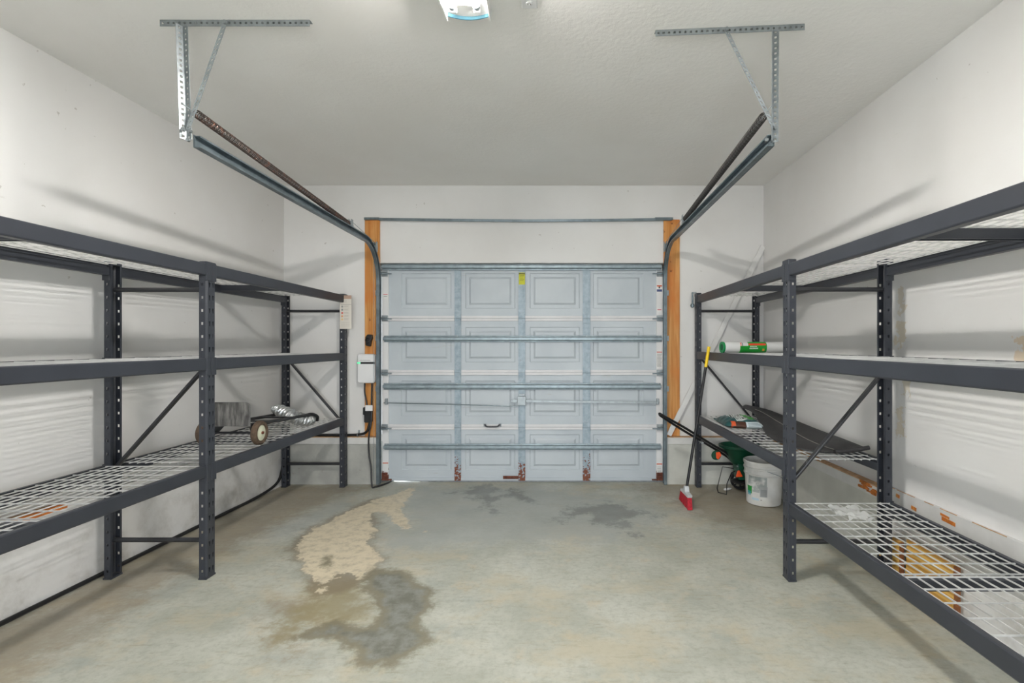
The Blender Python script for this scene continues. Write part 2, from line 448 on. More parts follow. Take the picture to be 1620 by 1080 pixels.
wr = struct('wall_right', MB().box(XR, XR+.12, YR-.1, YB+.12, -.02, ZC+.02), M['wall_right'], 'white painted wall with torn yellow paper patches', 'wall')
struct('wall_rear', MB().box(-3.1, FILL_DW[0], YR-.12, YR, -.02, ZC+.02).box(FILL_DW[1], XR+.12, YR-.12, YR, -.02, ZC+.02).box(FILL_DW[0], FILL_DW[1], YR-.12, YR, FILL_DW[2], ZC+.02), M['wall'], 'white wall behind the viewer with an added doorway for fill daylight', 'wall')  # opening is an addition that lets fill daylight into the room
b = MB()
b.box(-3.0, OX0, YB, YB+.1, ZP, ZC+.02); b.box(OX1, XR+.1, YB, YB+.1, ZP, ZC+.02); b.box(OX0, OX1, YB, YB+.1, OZ, ZC+.02)
wb_ = struct('wall_back', b, M['wall'], 'white end wall around the overhead door', 'wall')
b = MB(); b.box(-3.0, OX0, YS, YB+.1, -.02, ZP-.07); b.build('foundation', M['foundation'], wb_, label='bare concrete base')
b = MB(); b.box(OX1, XR+.1, YS, YB+.1, -.02, ZP-.07); b.build('foundation', M['foundation_white'], wb_, label='whitewashed concrete base')
for x0, x1 in ((XL(YB)-.02, OX0), (OX1, XR)):
    o = MB().box(x0, x1, YS-.012, YB, ZP-.07, ZP-.006).build('sill_plate', M['sill'], wb_, bevel=.003)
    MB().box(x0, x1, YS-.010, YB+.0, ZP-.006, ZP).build('raw_top', M['rawwood'], o, label='bare wood top of the sill plate')
# outer stop around the opening
b = MB(); b.box(OX0-.05, OX0+.08, YB+.10, YB+.14, -.02, OZ+.05); b.box(OX1-.08, OX1+.05, YB+.10, YB+.14, -.02, OZ+.05)
b.box(OX0, OX1, YB+.10, YB+.14, OZ-.09, OZ+.05); b.build('door_stop', M['trimwhite'], wb_)
b = MB(); b.box(OX0, OX1, YB-.006, YB+.03, OZ-.004, OZ+.006); b.build('header_edge', M['sill'], wb_)
# right wall base: projecting sill with a rotten end, then a flush painted board
b = MB(); b.box(1.998, XR+.02, 3.10, YS, -.02, .42); b.build('foundation', M['foundation_white'], wr)
o = MB().box(1.985, XR, 3.12, YS-.012, .42, .486).build('sill_plate', M['sill'], wr, bevel=.003)
MB().box(1.987, XR, 3.12, YS-.012, .486, .492).build('raw_top', M['rawwood'], o)
b = MB()
for i in range(16):
    y = 3.125+random.random()*.16; z = .435+random.random()*.05; l = .03+random.random()*.05; h = .008+random.random()*.014
    b.bar((1.984-random.random()*.004, y, z), (1.982, y+l, z+random.uniform(-.006, .006)), .008, h)
b.build('rotten_wood', plain('rotten_wood', C(176, 104, 44), .85, 0, .35, 40, .5), o, label='orange splintered rotten end of the sill')
o = MB().box(2.030, XR+.01, YR, 3.09, .36, .508).build('base_board', M['sill'], wr, bevel=.003)
b = MB()
for y, z, l, h in ((2.58, .455, .09, .02), (2.62, .475, .06, .012), (2.86, .44, .04, .02), (3.0, .47, .03, .02), (1.9, .45, .08, .015)):
    b.bar((2.0298, y, z), (2.0298, y+l, z+.004), .004, h)
b.build('chipped_patch', M['orange_wood'], o, label='bare orange wood where paint has chipped')
b = MB(); y = .2
while y < 3.05:
    l = .05+random.random()*.16; b.bar((2.0295, y, .5065), (2.0295, y+l, .5065), .004, .0035); y += l+random.random()*.12
b.build('split_edge', M['rawwood'], o)
struct('driveway', MB().box(-6, 6, YB+.12, 12, -.06, -.004), plain('driveway_concrete', C(190, 188, 182), .8), 'pale driveway beyond the door', 'driveway')

struct('fill_doorway_ground', MB().box(-6, 6, -8, YR-.1, -.06, -.004), plain('fill_doorway_concrete', C(190, 188, 182), .8), 'made-up pale paving outside the added fill-light doorway', 'paving')  # unseen ground added outside the made-up doorway

# ------------------------------------------------------------------ overhead door
door = thing('door_1', (-.35, YD, 0), 'closed pale grey sectional overhead door with embossed panels and steel struts', 'garage door', kind='structure')
def X(px, Y=YD): return (px-VX)*Y/F
def Z(py, Y=YD): return CZ+(VY-py)*Y/F
DX0, DX1 = X(605), X(1048)
joints = [Z(762)+.012, Z(675), Z(589), Z(503.5), Z(420)]
cells = [X(p) for p in (605, 725, 825.5, 928, 1048)]
emb = [(X(635), X(714)), (X(736), X(815)), (X(838), X(917)), (X(938), X(1018))]
def ring(b, r0, d0, r1, d1):
    a = [(r0[0], d0, r0[2]), (r0[1], d0, r0[2]), (r0[1], d0, r0[3]), (r0[0], d0, r0[3])]
    c = [(r1[0], d1, r1[2]), (r1[1], d1, r1[2]), (r1[1], d1, r1[3]), (r1[0], d1, r1[3])]
    b.add(a+c, [(i, (i+1) % 4, 4+(i+1) % 4, 4+i) for i in range(4)])
def ins(r, e): return (r[0]+e, r[1]-e, r[2]+e, r[3]-e)
for i in range(4):
    z0, z1 = joints[i], joints[i+1]
    for_px = [(687, 743), (602, 658), (517, 573), (432, 488)][i]
    ez1, ez0 = Z(for_px[0]), Z(for_px[1])
    b = MB(); b.box(DX0, DX1, YD+.035, YD+.04, z0, z1)
    b.add([(DX0, YD, z0), (DX1, YD, z0), (DX1, YD+.036, z0), (DX0, YD+.036, z0), (DX0, YD, z1), (DX1, YD, z1), (DX1, YD+.036, z1), (DX0, YD+.036, z1)],
          [(0, 1, 2, 3), (4, 5, 6, 7), (0, 3, 7, 4), (1, 2, 6, 5)])
    sec = b.build('door_section', M['door'], door)
    for c in range(4):
        r0 = (cells[c], cells[c+1], z0, z1); e = (emb[c][0], emb[c][1], ez0, ez1)
        b = MB()
        ring(b, r0, YD, e, YD); ring(b, e, YD, ins(e, .008), YD+.008); ring(b, ins(e, .008), YD+.008, ins(e, .038), YD+.008)
        ring(b, ins(e, .038), YD+.008, ins(e, .058), YD-.004)
        q = ins(e, .058); b.add([(q[0], YD-.004, q[2]), (q[1], YD-.004, q[2]), (q[1], YD-.004, q[3]), (q[0], YD-.004, q[3])], [(0, 1, 2, 3)])
        b.build('panel', M['door'], sec)
    if i < 3:
        zz = z1
        for c in range(4):
            xa = [X(614.5), X(730), X(831), X(934)][c]; xb = [X(719), X(820), X(921.5), X(1038.5)][c]
            b = MB(); b.box(xa, xb, YD-.010, YD, zz+.002, zz+.026); b.box(xa, xb, YD-.012, YD, zz-.026, zz-.001)
            b.build('joint_rail', M['rail'], sec, bevel=.002)
# bottom seal, lifted a little at one end
b = MB()
n = 30; vs = []; fs = []
for i in range(n+1):
    t = i/n; x = DX0+(DX1-DX0)*t
    gap = .016*max(0, 1-t/.22)*(1 if t > .005 else 0)+.0005
    for y in (YD-.004, YD+.038):
        vs.append((x, y, gap)); vs.append((x, y, joints[0]+.002))
for i in range(n):
    a = i*4; c = a+4
    fs += [(a, c, c+1, a+1), (a+2, a+3, c+3, c+2), (a, a+2, c+2, c), (a+1, c+1, c+3, a+3)]
b.add(vs, fs); b.build('bottom_seal', M['seal'], door)
b = MB().box(DX0+.04, DX1-.04, YD-.012, YD, joints[0]+.004, joints[0]+.032); b.build('bottom_rail', M['door'], door)
b = MB().box(X(796), X(822), YD-.014, YD-.010, Z(757), Z(752)); b.build('rust_streak', M['rust'], door, label='rusted patch on the bottom rail')
# stiles
for i in range(4):
    z0, z1 = joints[i]+.004, joints[i+1]-.003
    for (a, c) in ((719, 729), (820, 831), (922, 934)):
        b = MB(); xa, xb = X(a, 5.045), X(c, 5.045); w_ = xb-xa
        b.box(xa, xb, YD-.016, YD, z0, z1); b.box(xa+w_*.22, xb-w_*.22, YD-.019, YD-.016, z0, z1)
        b.build('stile', M['stile'], door, bevel=.002)
        for dx in (.3, .7):
            for dz in (.03, -.03):
                zz = z0+.02+dz if dz > 0 else z1+dz
                MB().cyl((xa+w_*dx, YD-.023, zz), (xa+w_*dx, YD-.016, zz), .004, n=6).build('rivet', M['zinc'], door)
    for (a, c) in ((605, 614.7), (1038.3, 1048)):
        b = MB(); b.box(X(a, 5.045), X(c, 5.045), YD-.018, YD, z0, z1); b.build('end_stile', M['endstile'], door, bevel=.002)
# struts (hat-section bars)
for (p0, p1, a, c) in ((417, 427, 604, 1047), (530.5, 541, 606.5, 1047.5), (606, 616.5, 606, 1046), (702, 712, 607, 1046)):
    za, zb = Z(p1, 5.02), Z(p0, 5.02); h = zb-za
    prof = [(YD-.016, za), (YD-.022, za), (YD-.024, za+h*.22), (YD-.058, za+h*.30), (YD-.058, za+h*.72), (YD-.024, za+h*.80), (YD-.022, zb), (YD-.016, zb)]
    b = MB(); xa, xb = X(a, 5.02), X(c, 5.02)
    b.prism(prof, lambda y, z, x=xa: (x, y, z), lambda y, z, x=xb: (x, y, z))
    st = b.build('strut', M['strut'], door, bevel=.003)
    for px in (612, 724, 825.5, 928, 1041):
        MB().cyl((X(px), YD-.030, zb-.006), (X(px), YD-.018, zb-.006), .007, n=8).build('bolt', M['zinc'], st)
# hinges and rollers
def roller(side, z):
    xe = DX0 if side < 0 else DX1
    b = MB(); b.box(xe-.0+(0.0 if side < 0 else -.062), xe+(.062 if side < 0 else 0), YD-.026, YD-.018, z-.03, z+.03)
    b.box(xe+(0 if side < 0 else -.055), xe+(.055 if side < 0 else 0), YD-.062, YD-.026, z-.012, z-.004)
    b.box(xe+(0 if side < 0 else -.055), xe+(.055 if side < 0 else 0), YD-.062, YD-.026, z+.004, z+.012)
    h = b.build('hinge', M['zinc'], door, bevel=.002)
    b = MB(); b.cyl((xe+(.11 if side < 0 else -.11), YD-.055, z-.008), (xe-.004*side*-1, YD-.075, z-.008), .006, n=10)
    b.build('roller_stem', M['track'], h, smooth=True)
for s in (-1, 1):
    for i in (1, 2, 3): roller(s, joints[i])
    roller(s, Z(433))
for (a, c) in ((719, 729), (820, 831), (922, 934)):
    for i in (1, 2, 3):
        b = MB(); xa, xb = X(a, 5.04), X(c, 5.04); z = joints[i]
        b.box(xa+.004, xb-.004, YD-.023, YD-.016, z-.05, z+.045); b.cyl((xa, YD-.024, z), (xb, YD-.024, z), .006, n=10)
        b.build('hinge', M['stile'], door, bevel=.0015)
for s in (-1, 1):
    xe = DX0 if s < 0 else DX1
    b = MB(); x0, x1 = (xe, xe+.06) if s < 0 else (xe-.06, xe)
    b.box(x0, x1, YD-.024, YD-.018, .03, .10)
    x0, x1 = (xe-.01, xe+.10) if s < 0 else (xe-.11, xe+.02)
    b.box(x0, x1, YD-.03, YD-.014, .022, .034); b.cyl((xe+.03*-s, YD-.04, .07), (xe+.03*-s, YD-.024, .07), .009, n=10)
    b.build('bottom_bracket', M['rust'], door, bevel=.002, label='rusted bottom bracket')
# lock, rods, handle
b = MB(); xa, xb = X(818.5, 5.02), X(832, 5.02)
b.box(xa, xb, YD-.05, YD-.016, Z(641, 5.02), Z(627, 5.02)); b.box(xa+.01, xb-.01, YD-.026, YD-.016, Z(627, 5.02), Z(623, 5.02))
lk = b.build('lock_body', M['zinc'], door, bevel=.003)
b = MB(); b.box(X(808, 5.02), xa, YD-.045, YD-.032, Z(636.5, 5.02), Z(631.5, 5.02)); b.box(xb, X(842, 5.02), YD-.045, YD-.032, Z(636.5, 5.02), Z(631.5, 5.02))
b.build('latch_arm', M['zinc'], lk, bevel=.002)
b = MB(); b.tube([P(607, 637, 5.02), P(720, 639.5, 5.02), P(822, 643, 5.02)], .005); b.build('lock_rod', M['track'], door, smooth=True)
b = MB(); b.bar(P(838, 634.5, 5.02), P(1043, 636.5, 5.02), .008, .020); b.build('lock_rod', M['zinc'], door)
for px in (611, 1040.5):
    b = MB(); c = P(px, 635, 5.02); b.box(c.x-.012, c.x+.012, YD-.05, YD-.018, c.z-.03, c.z+.03); b.build('rod_guide', M['zinc'], door, bevel=.003)
b = MB(); z = Z(671.5); x0, x1 = X(767, 5.04), X(791, 5.04)
b.tube(spline([(x0, YD-.018, z), (x0+.01, YD-.04, z), (x0+.025, YD-.05, z-.012), ((x0+x1)/2, YD-.052, z-.014), (x1-.025, YD-.05, z-.012), (x1-.01, YD-.04, z), (x1, YD-.018, z)], 5), .008, 8)
hd = b.build('pull_handle', plain('grey_pull', C(92, 92, 96), .4, .5), door, smooth=True)
b = MB()
for x in (x0, x1): b.box(x-.014, x+.014, YD-.018, YD-.011, z-.016, z+.016)
b.build('handle_foot', M['zinc'], hd, bevel=.004)
# stickers
xa, xb = X(820.8, 5.04), X(830.6, 5.04); za, zb = Z(450, 5.04), Z(431, 5.04); yw = C(196, 196, 30); bk = C(30, 30, 20)
rects = [(xa, xb, zb-.016, zb-.008, bk)]+[(xa+.008, xb-.008-.006*(i % 3), zb-.03-i*.013, zb-.026-i*.013, C(120, 118, 24)) for i in range(5)]
MB().box(xa, xb, YD-.0205, YD-.0195, za, zb).build('warning_sticker', printed('yellow_sticker', yw, rects), door, label='yellow warning sticker with black lines of print')
def rsticker(p0, p1, rows, side=1, nm='sticker'):
    a, c = (1038.8, 1047.6) if side > 0 else (605.4, 614.2)
    xa, xb = X(a, 5.04), X(c, 5.04)
    MB().box(xa, xb, YD-.0195, YD-.0182, Z(p1, 5.04), Z(p0, 5.04)).build(nm, printed('stile_sticker', C(226, 226, 224), [(xa+d0, xb-d1, Z(q1, 5.04), Z(q0, 5.04), cc) for q0, q1, d0, d1, cc in rows]), door)
OR = C(206, 92, 50); GY = C(168, 168, 166)
rsticker(449, 463, [(451, 453.2, .003, .003, OR), (453.2, 456, .02, .02, C(60, 56, 58)), (457.5, 461.2, .002, .002, C(70, 84, 130))])
rsticker(487, 492, [(489, 490.4, .008, .008, C(214, 120, 130))])
rsticker(553, 582, [(556, 557.6, .002, .002, C(206, 110, 100))]+[(559.5+i*2.1, 560.6+i*2.1, .004, .006+.003*(i % 3), GY) for i in range(10)])
rsticker(731, 748, [(733, 734.6, 0, 0, OR)]+[(738+i*2.4, 739+i*2.4, .006, .01, GY) for i in range(4)])
rsticker(731, 745, [(731.5, 733, 0, 0, OR)], -1)
rsticker(463, 473, [(465, 466, .006, .006, C(214, 130, 134)), (468, 469, .01, .012, GY)], -1)

# ------------------------------------------------------------------ jamb planks and header bar
jp = C
for a, c, lab, zb_ in ((577, 600.5, 'tall orange pine jamb plank behind the white charger box', 345), (1050, 1075.5, 'tall orange pine jamb plank beside the broom and white strip', 347)):
    o = MB().box((a-VX)*5.0/F, (c-VX)*5.0/F, YB-.02, YB, ZP+.001, Z(zb_, 5.0)).build('jamb_plank', M['pine'], bevel=.003)
    tag(o, lab, 'plank')
hb = thing('header_bar', P(820, 349, 4.985), 'thin grey steel bar spanning above the overhead door', 'bar')
yb = 4.985
MB().sweep([P(600, 346.8, yb), P(700, 348.0, yb), P(826, 349.2, yb), P(950, 348.4, yb), P(1062, 346.8, yb)], [(-.010, -.012), (.010, -.012), (.010, .012), (-.010, .012)]).build('bar', M['track'], hb)
for a, c in ((576.5, 600.5), (1036, 1064.5)):
    p, q = P(a, 346, yb), P(c, 346, yb); MB().box(p.x, q.x, yb-.014, YB-.02, p.z-.012, p.z+.012).build('end_bracket', M['track'], hb, bevel=.002)

# ------------------------------------------------------------------ door tracks, hangers, springs
def track(s, xt, Ye, ze, label, lab2):
    """s=-1 left, +1 right; xt: x of the open side that faces the door"""
    th = thing('door_track', (xt, 4.96, 0), label, 'door track', 'curved overhead door tracks')
    R = .36; zc = 2.345-R; yv = 4.955
    pts = [(xt, yv, .008), (xt, yv, .6), (xt, yv, 1.2), (xt, yv, zc)]
    slope = (ze-2.345)/(yv-R-Ye)
    a_end = PI/2-math.atan(slope)*0
    for i in range(1, 15):
        a = a_end*i/14; pts.append((xt, yv-R+R*math.cos(a), zc+R*math.sin(a)))
    # channel: web outside, two flanges and lips toward the door
    o = s
    def chan(h, t=.003, lip=.008, d=.030):
        # 2-D outline (side along x, across) of an open C as closed thin polygon
        A = [(0, -h/2+lip), (0, -h/2), (d, -h/2), (d, h/2), (0, h/2), (0, h/2-lip)]
        B = [(t, h/2-lip), (t, h/2-t), (d-t, h/2-t), (d-t, -h/2+t), (t, -h/2+t), (t, -h/2+lip)]
        return A+B
    def ribbon(P3, frame):
        prof = chan(.056); n = len(prof); vs = []; fs = []
        for p, nrm in zip(P3, frame):
            for (a, c) in prof: vs.append((p[0]+o*a, p[1]+nrm[0]*c, p[2]+nrm[1]*c))
        for i in range(len(P3)-1):
            for j in range(n):
                k = (j+1) % n; fs.append((i*n+j, i*n+k, (i+1)*n+k, (i+1)*n+j))
        # end caps as strips
        for base in (0, (len(P3)-1)*n):
            for j in range(5):
                fs.append((base+j, base+j+1, base+10-j, base+11-j))
        return vs, fs
    vert = pts[:4]; fr = [(1, 0)]*4
    vs, fs = ribbon(vert+pts[4:], fr+[(math.cos(a_end*i/14), math.sin(a_end*i/14)) for i in range(1, 15)])
    MB().add(vs, fs).build('vertical_rail', M['track'], th, smooth=True, angle=35)
    h0 = pts[-1]
    vs, fs = ribbon([h0, (xt, Ye, ze)], [(0, 1), (0, 1)])
    MB().add(vs, fs).build('horizontal_rail', M['track'], th)
    # stiffening angle along the top of the horizontal rail
    b = MB(); b.add(*[[(xt+o*.032, h0[1], h0[2]-.028), (xt+o*.035, h0[1], h0[2]-.028), (xt+o*.035, h0[1], h0[2]+.034), (xt+o*.032, h0[1], h0[2]+.034),
                       (xt+o*.032, Ye, ze-.028), (xt+o*.035, Ye, ze-.028), (xt+o*.035, Ye, ze+.034), (xt+o*.032, Ye, ze+.034)],
                      [(0, 1, 2, 3), (4, 7, 6, 5), (0, 4, 5, 1), (1, 5, 6, 2), (2, 6, 7, 3), (3, 7, 4, 0)]])
    b.build('rail_stiffener', M['track'], th)
    for py in (463, 535, 615):
        z = Z(py, 4.98); b = MB()
        b.box(min(xt+o*.03, xt+o*.062), max(xt+o*.03, xt+o*.062), YB-.026, YB-.022, z-.026, z+.026)
        b.box(min(xt+o*.03, xt+o*.034), max(xt+o*.03, xt+o*.034), 4.94, YB-.022, z-.026, z+.026)
        b.cyl((xt+o*.05, YB-.034, z), (xt+o*.05, YB-.026, z), .007, n=8)
        b.build('wall_bracket', M['zinc'], th)
    return th

def strip_holes(b, p0, p1, wd, side, wid, hole, pitch):
    """flat strap from p0 to p1 with a row of square holes; wd: width direction"""
    p0 = Vector(p0); p1 = Vector(p1); d = p1-p0; L = d.length; d.normalize(); wv = Vector(wd).normalized()
    n = max(1, int(L/pitch)); pt = L/n
    for i in range(n):
        c0 = p0+d*(i*pt); c1 = p0+d*((i+1)*pt); m0 = p0+d*((i+.5)*pt)
        vs = [c0-wv*wid/2, c1-wv*wid/2, c1+wv*wid/2, c0+wv*wid/2, m0-d*hole/2-wv*hole/2, m0+d*hole/2-wv*hole/2, m0+d*hole/2+wv*hole/2, m0-d*hole/2+wv*hole/2]
        b.add(vs, [(0, 1, 5, 4), (1, 2, 6, 5), (2, 3, 7, 6), (3, 0, 4, 7)])
def punched_angle(name, p0, p1, w1, w2, mat, parent, wid=.034):
    """perforated angle iron: two straps sharing the edge p0-p1, spreading along w1 and w2"""
    b = MB(); w1 = Vector(w1).normalized(); w2 = Vector(w2).normalized()
    for w_ in (w1, w2):
        strip_holes(b, Vector(p0)+w_*wid/2, Vector(p1)+w_*wid/2, w_, 0, wid, .011, .026)
    return b.build(name, mat, parent, solid=.0025)

XTL = X(601.5, 4.955); XTR = X(1049.5, 4.955)
tl = track(-1, XTL, 2.46, 2.362, 'curved steel door track with rusty brown spring, beside the white charger', '')
tr = track(1, XTR, 2.50, 2.384, 'curved steel door track with black spring, beside the broom', '')
# left hanger
yc = 2.454; zt = ZC-.002
punched_angle('ceiling_angle', (P(253, 36, yc).x, yc, zt), (P(490, 36, yc).x, yc, zt), (0, 1, 0), (0, 0, -1), M['hanger'], tl, .030)
punched_angle('drop_angle', P(289.5, 42, yc), P(296, 222, 2.455), (-.55, -1, 0), (1, -.35, 0), M['hanger'], tl, .032)
b = MB(); strip_holes(b, P(357, 33, yc-.02), P(297, 205, 2.44), (.8, .1, .5), 0, .030, .011, .026); b.build('diagonal_brace', M['hanger'], tl, solid=.0025)
for p in (P(357, 36, yc-.03), P(291, 205, 2.43), P(302, 208, 2.43), P(299, 222, 2.43)): MB().cyl(p, p+Vector((0, -.012, 0)), .009, n=8).build('bolt', M['hanger'], tl)
yc = 2.505
punched_angle('ceiling_angle', (P(1037, 52, 2.534).x, 2.534, zt), (P(1273, 42, 2.484).x, 2.484, zt), (0, 1, 0), (0, 0, -1), M['hanger'], tr, .030)
punched_angle('drop_angle', P(1221.5, 48, yc), P(1220.5, 226, 2.50), (.9, -.5, 0), (-.35, -1, 0), M['hanger'], tr, .032)
b = MB(); strip_holes(b, P(1149, 48, yc-.02), P(1226, 205, 2.49), (.8, -.1, -.4), 0, .030, .011, .026); b.build('diagonal_brace', M['hanger'], tr, solid=.0025)
for p in (P(1149, 47, yc-.03), P(1226, 203, 2.48), P(1212, 222, 2.48)): MB().cyl(p, p+Vector((0, -.012, 0)), .009, n=8).build('bolt', M['hanger'], tr)

def spring(label, a, c, pul, mat, s):
    a = Vector(a); c = Vector(c)
    th = thing('extension_spring', a, label, 'spring', 'springs above the door tracks')
    d = (c-a); L = d.length; d.normalize(); sd = d.cross(Vector((0, 0, 1))).normalized(); up = sd.cross(d)
    turns = int(L/.0125); pts = []
    for i in range(turns*10+1):
        t = i/(turns*10); an = 2*PI*turns*t
        pts.append(a+d*(L*t)+sd*(.019*math.cos(an))+up*(.019*math.sin(an)))
    MB().tube(pts, .0029, 5).build('coil', mat, th, smooth=True, fix=False)
    b = MB(); b.tube([a-d*.10, a+d*.5, c+d*.12], .0025, 6); b.build('safety_cable', M['zinc'], th)
    # pulley at the spring's end and pulley on the jamb
    def pulley(p, r, nm):
        b = MB(); b.lathe([(.006, -.010), (r, -.010), (r, -.006), (r-.008, 0), (r, .006), (r, .010), (.006, .010)], p, (1, 0, 0), 20)
        o = b.build(nm, M['track'], th, smooth=True)
        b = MB(); b.box(p[0]-.014, p[0]-.011, p[1]-.02, p[1]+.02, p[2]-r-.004, p[2]+r+.012); b.box(p[0]+.011, p[0]+.014, p[1]-.02, p[1]+.02, p[2]-r-.004, p[2]+r+.012)
        b.build('pulley_fork', M['zinc'], o)
    pulley(c+d*.05, .036, 'pulley'); pulley(pul, .042, 'pulley')
    b = MB(); p1 = c+d*.05
    b.tube([p1+Vector((0, .02, .036)), Vector(pul)+Vector((0, -.02, .042))], .002, 6); b.tube([Vector(pul)+Vector((0, -.042, 0)), (pul[0], pul[1]-.042, .06)], .002, 6)
    b.build('lift_cable', M['track'], th)
spring('rusty brown extension spring over the track nearer the charger', P(311, 180, 2.47), P(551, 353, 4.28), P(594, 391, 4.93), M['wirespring'], -1)
spring('black extension spring over the track nearer the broom', P(1208, 184, 2.52), P(1084, 346, 4.20), P(1052.5, 391, 4.93), M['blackspring'], 1)

# ------------------------------------------------------------------ ceiling light and ceiling outlet
fl_ = thing('ceiling_light', (-.415, 2.05, ZC), 'open white two-tube fluorescent ceiling fixture with a curved clear end', 'ceiling light')
fx = X(741, 2.36); y0, y1 = 1.70, 2.40; hw = .100
def plan(bulge, hw, e):
    pts = []
    for i in range(13):
        t = -1+2*i/12; pts.append((fx+hw*t, y1+e-bulge*t*t))
    for i in range(13):
        t = 1-2*i/12; pts.append((fx+hw*t, y0-e+bulge*t*t))
    return pts
pl = plan(.028, hw, 0)
MB().prism(pl, lambda x, y: (x, y, ZC), lambda x, y: (x, y, ZC-.022)).build('base_pan', M['fixture'], fl_, bevel=.004)
MB().box(fx-.035, fx+.035, y0+.06, y1-.13, ZC-.058, ZC-.022).build('ballast_cover', M['fixture'], fl_, bevel=.006)
mt = N('lamp_tube'); mt.b.inputs['Base Color'].default_value = (1, 1, 1, 1)
mt.b.inputs['Emission Color'].default_value = (1.0, .97, .93, 1); mt.b.inputs['Emission Strength'].default_value = TUBE_STRENGTH
zt_ = ZC-.062
for dx in (-.054, .052):
    t_ = MB().cyl((fx+dx, y0+.07, zt_), (fx+dx, y1-.150, zt_), .0165, n=20).build('tube', mt.m, fl_, smooth=True)
    for ya, yb2 in ((y1-.150, y1-.127), (y0+.047, y0+.07)):
        MB().cyl((fx+dx, ya, zt_), (fx+dx, yb2, zt_), .0165, n=16).build('tube_cap', M['zinc'], t_, smooth=True)
    for ya, yb2 in ((y1-.127, y1-.112), (y0+.033, y0+.047)):
        MB().box(fx+dx-.016, fx+dx+.016, ya, yb2, zt_-.018, ZC-.022).build('socket', M['fixture'], fl_, bevel=.004)
lens = N('clear_blue_acrylic'); lens.b.inputs['Base Color'].default_value = C(110, 168, 190)
lens.set(.1); lens.b.inputs['Alpha'].default_value = .75
b = MB(); po = plan(.030, hw+.003, .004)[:13]; pi_ = plan(.030, hw+.003, -.002)[:13]
vs = []
for (q, z) in ((po, ZC-.001), (po, ZC-.036), (pi_, ZC-.036), (pi_, ZC-.001)): vs += [(x, y, z) for x, y in q]
fs = [(r*13+i, r*13+i+1, ((r+1) % 4)*13+i+1, ((r+1) % 4)*13+i) for r in range(4) for i in range(12)]+[(0, 13, 26, 39), (12, 51, 38, 25)]
b.add(vs, fs); b.build('end_lens', lens.m, fl_, smooth=True)
for sx in (-1, 1):
    MB().box(fx+sx*(hw+.0005)-.0025, fx+sx*(hw+.0005)+.0025, y0+.03, y1-.03, ZC-.062, ZC-.001).build('side_rim', M['fixture'], fl_)
ou = thing('ceiling_outlet', (X(838, 2.37), 2.31, ZC), 'white electrical outlet plate on the ceiling beside the light', 'outlet')
ox = X(838, 2.36)
MB().box(ox-.036, ox+.036, 2.245, 2.365, ZC-.007, ZC).build('cover_plate', M['whiteplastic'], ou, bevel=.003)
for yy in (2.283, 2.327):
    o = MB().lathe([(.016, 0), (.0165, -.003), (.014, -.004)], (ox, yy, ZC-.007), (0, 0, 1), 20).build('socket', M['whiteplastic'], ou, smooth=True)
    b = MB(); b.box(ox-.008, ox-.005, yy-.005, yy+.005, ZC-.0118, ZC-.0108); b.box(ox+.005, ox+.008, yy-.005, yy+.005, ZC-.0118, ZC-.0108)
    b.cyl((ox, yy-.009, ZC-.0118), (ox, yy-.009, ZC-.0108), .0025, n=10); b.build('slot', M['black'], o)

# ------------------------------------------------------------------ storage racks
PW, PD, PITCH = .076, .044, .0762
def post_mesh(b, s, rear):
    """C-section upright: face with pairs of tapered slots, flanges with square holes; u=0 at the outer face"""
    d = -s if rear else s
    nseg = 24; H = nseg*PITCH; base = .012
    ch = .008
    def cellq(o, eu, ev, w_, z, h, hole):     # hole: list of 4 (a,b) fractions inside the cell
        o = Vector(o); eu = Vector(eu)
        vs = [o+Vector((0, 0, z)), o+eu*w_+Vector((0, 0, z)), o+eu*w_+Vector((0, 0, z+h)), o+Vector((0, 0, z+h))]
        for a, c in hole: vs.append(o+eu*a+Vector((0, 0, z+c)))
        b.add(vs, [(0, 1, 5, 4), (1, 2, 6, 5), (2, 3, 7, 6), (3, 0, 4, 7)])
    sq = lambda w_, hw_, hh: [(w_/2-hw_/2, PITCH/2-hh/2), (w_/2+hw_/2, PITCH/2-hh/2), (w_/2+hw_/2, PITCH/2+hh/2), (w_/2-hw_/2, PITCH/2+hh/2)]
    tear = lambda w_: [(w_/2-.002, PITCH/2-.016), (w_/2+.002, PITCH/2-.016), (w_/2+.007, PITCH/2+.014), (w_/2-.007, PITCH/2+.014)]
    hw2 = (PW-2*ch)/2
    for i in range(nseg):
        z = base+i*PITCH
        for j in range(2): cellq((0, ch+j*hw2, 0), (0, 1, 0), None, hw2, z, PITCH, tear(hw2))
        for y in (0, PW): cellq((d*ch, y, 0), (d, 0, 0), None, PD-ch, z, PITCH, sq(PD-ch, .0115, .0155))
    z1 = base+H
    def quad(a, c):
        b.add([(a[0], a[1], base), (c[0], c[1], base), (c[0], c[1], z1), (a[0], a[1], z1)], [(0, 1, 2, 3)])
    quad((0, ch), (d*ch, 0)); quad((0, PW-ch), (d*ch, PW)); quad((d*PD, 0), (d*PD, .013)); quad((d*PD, PW), (d*PD, PW-.013))
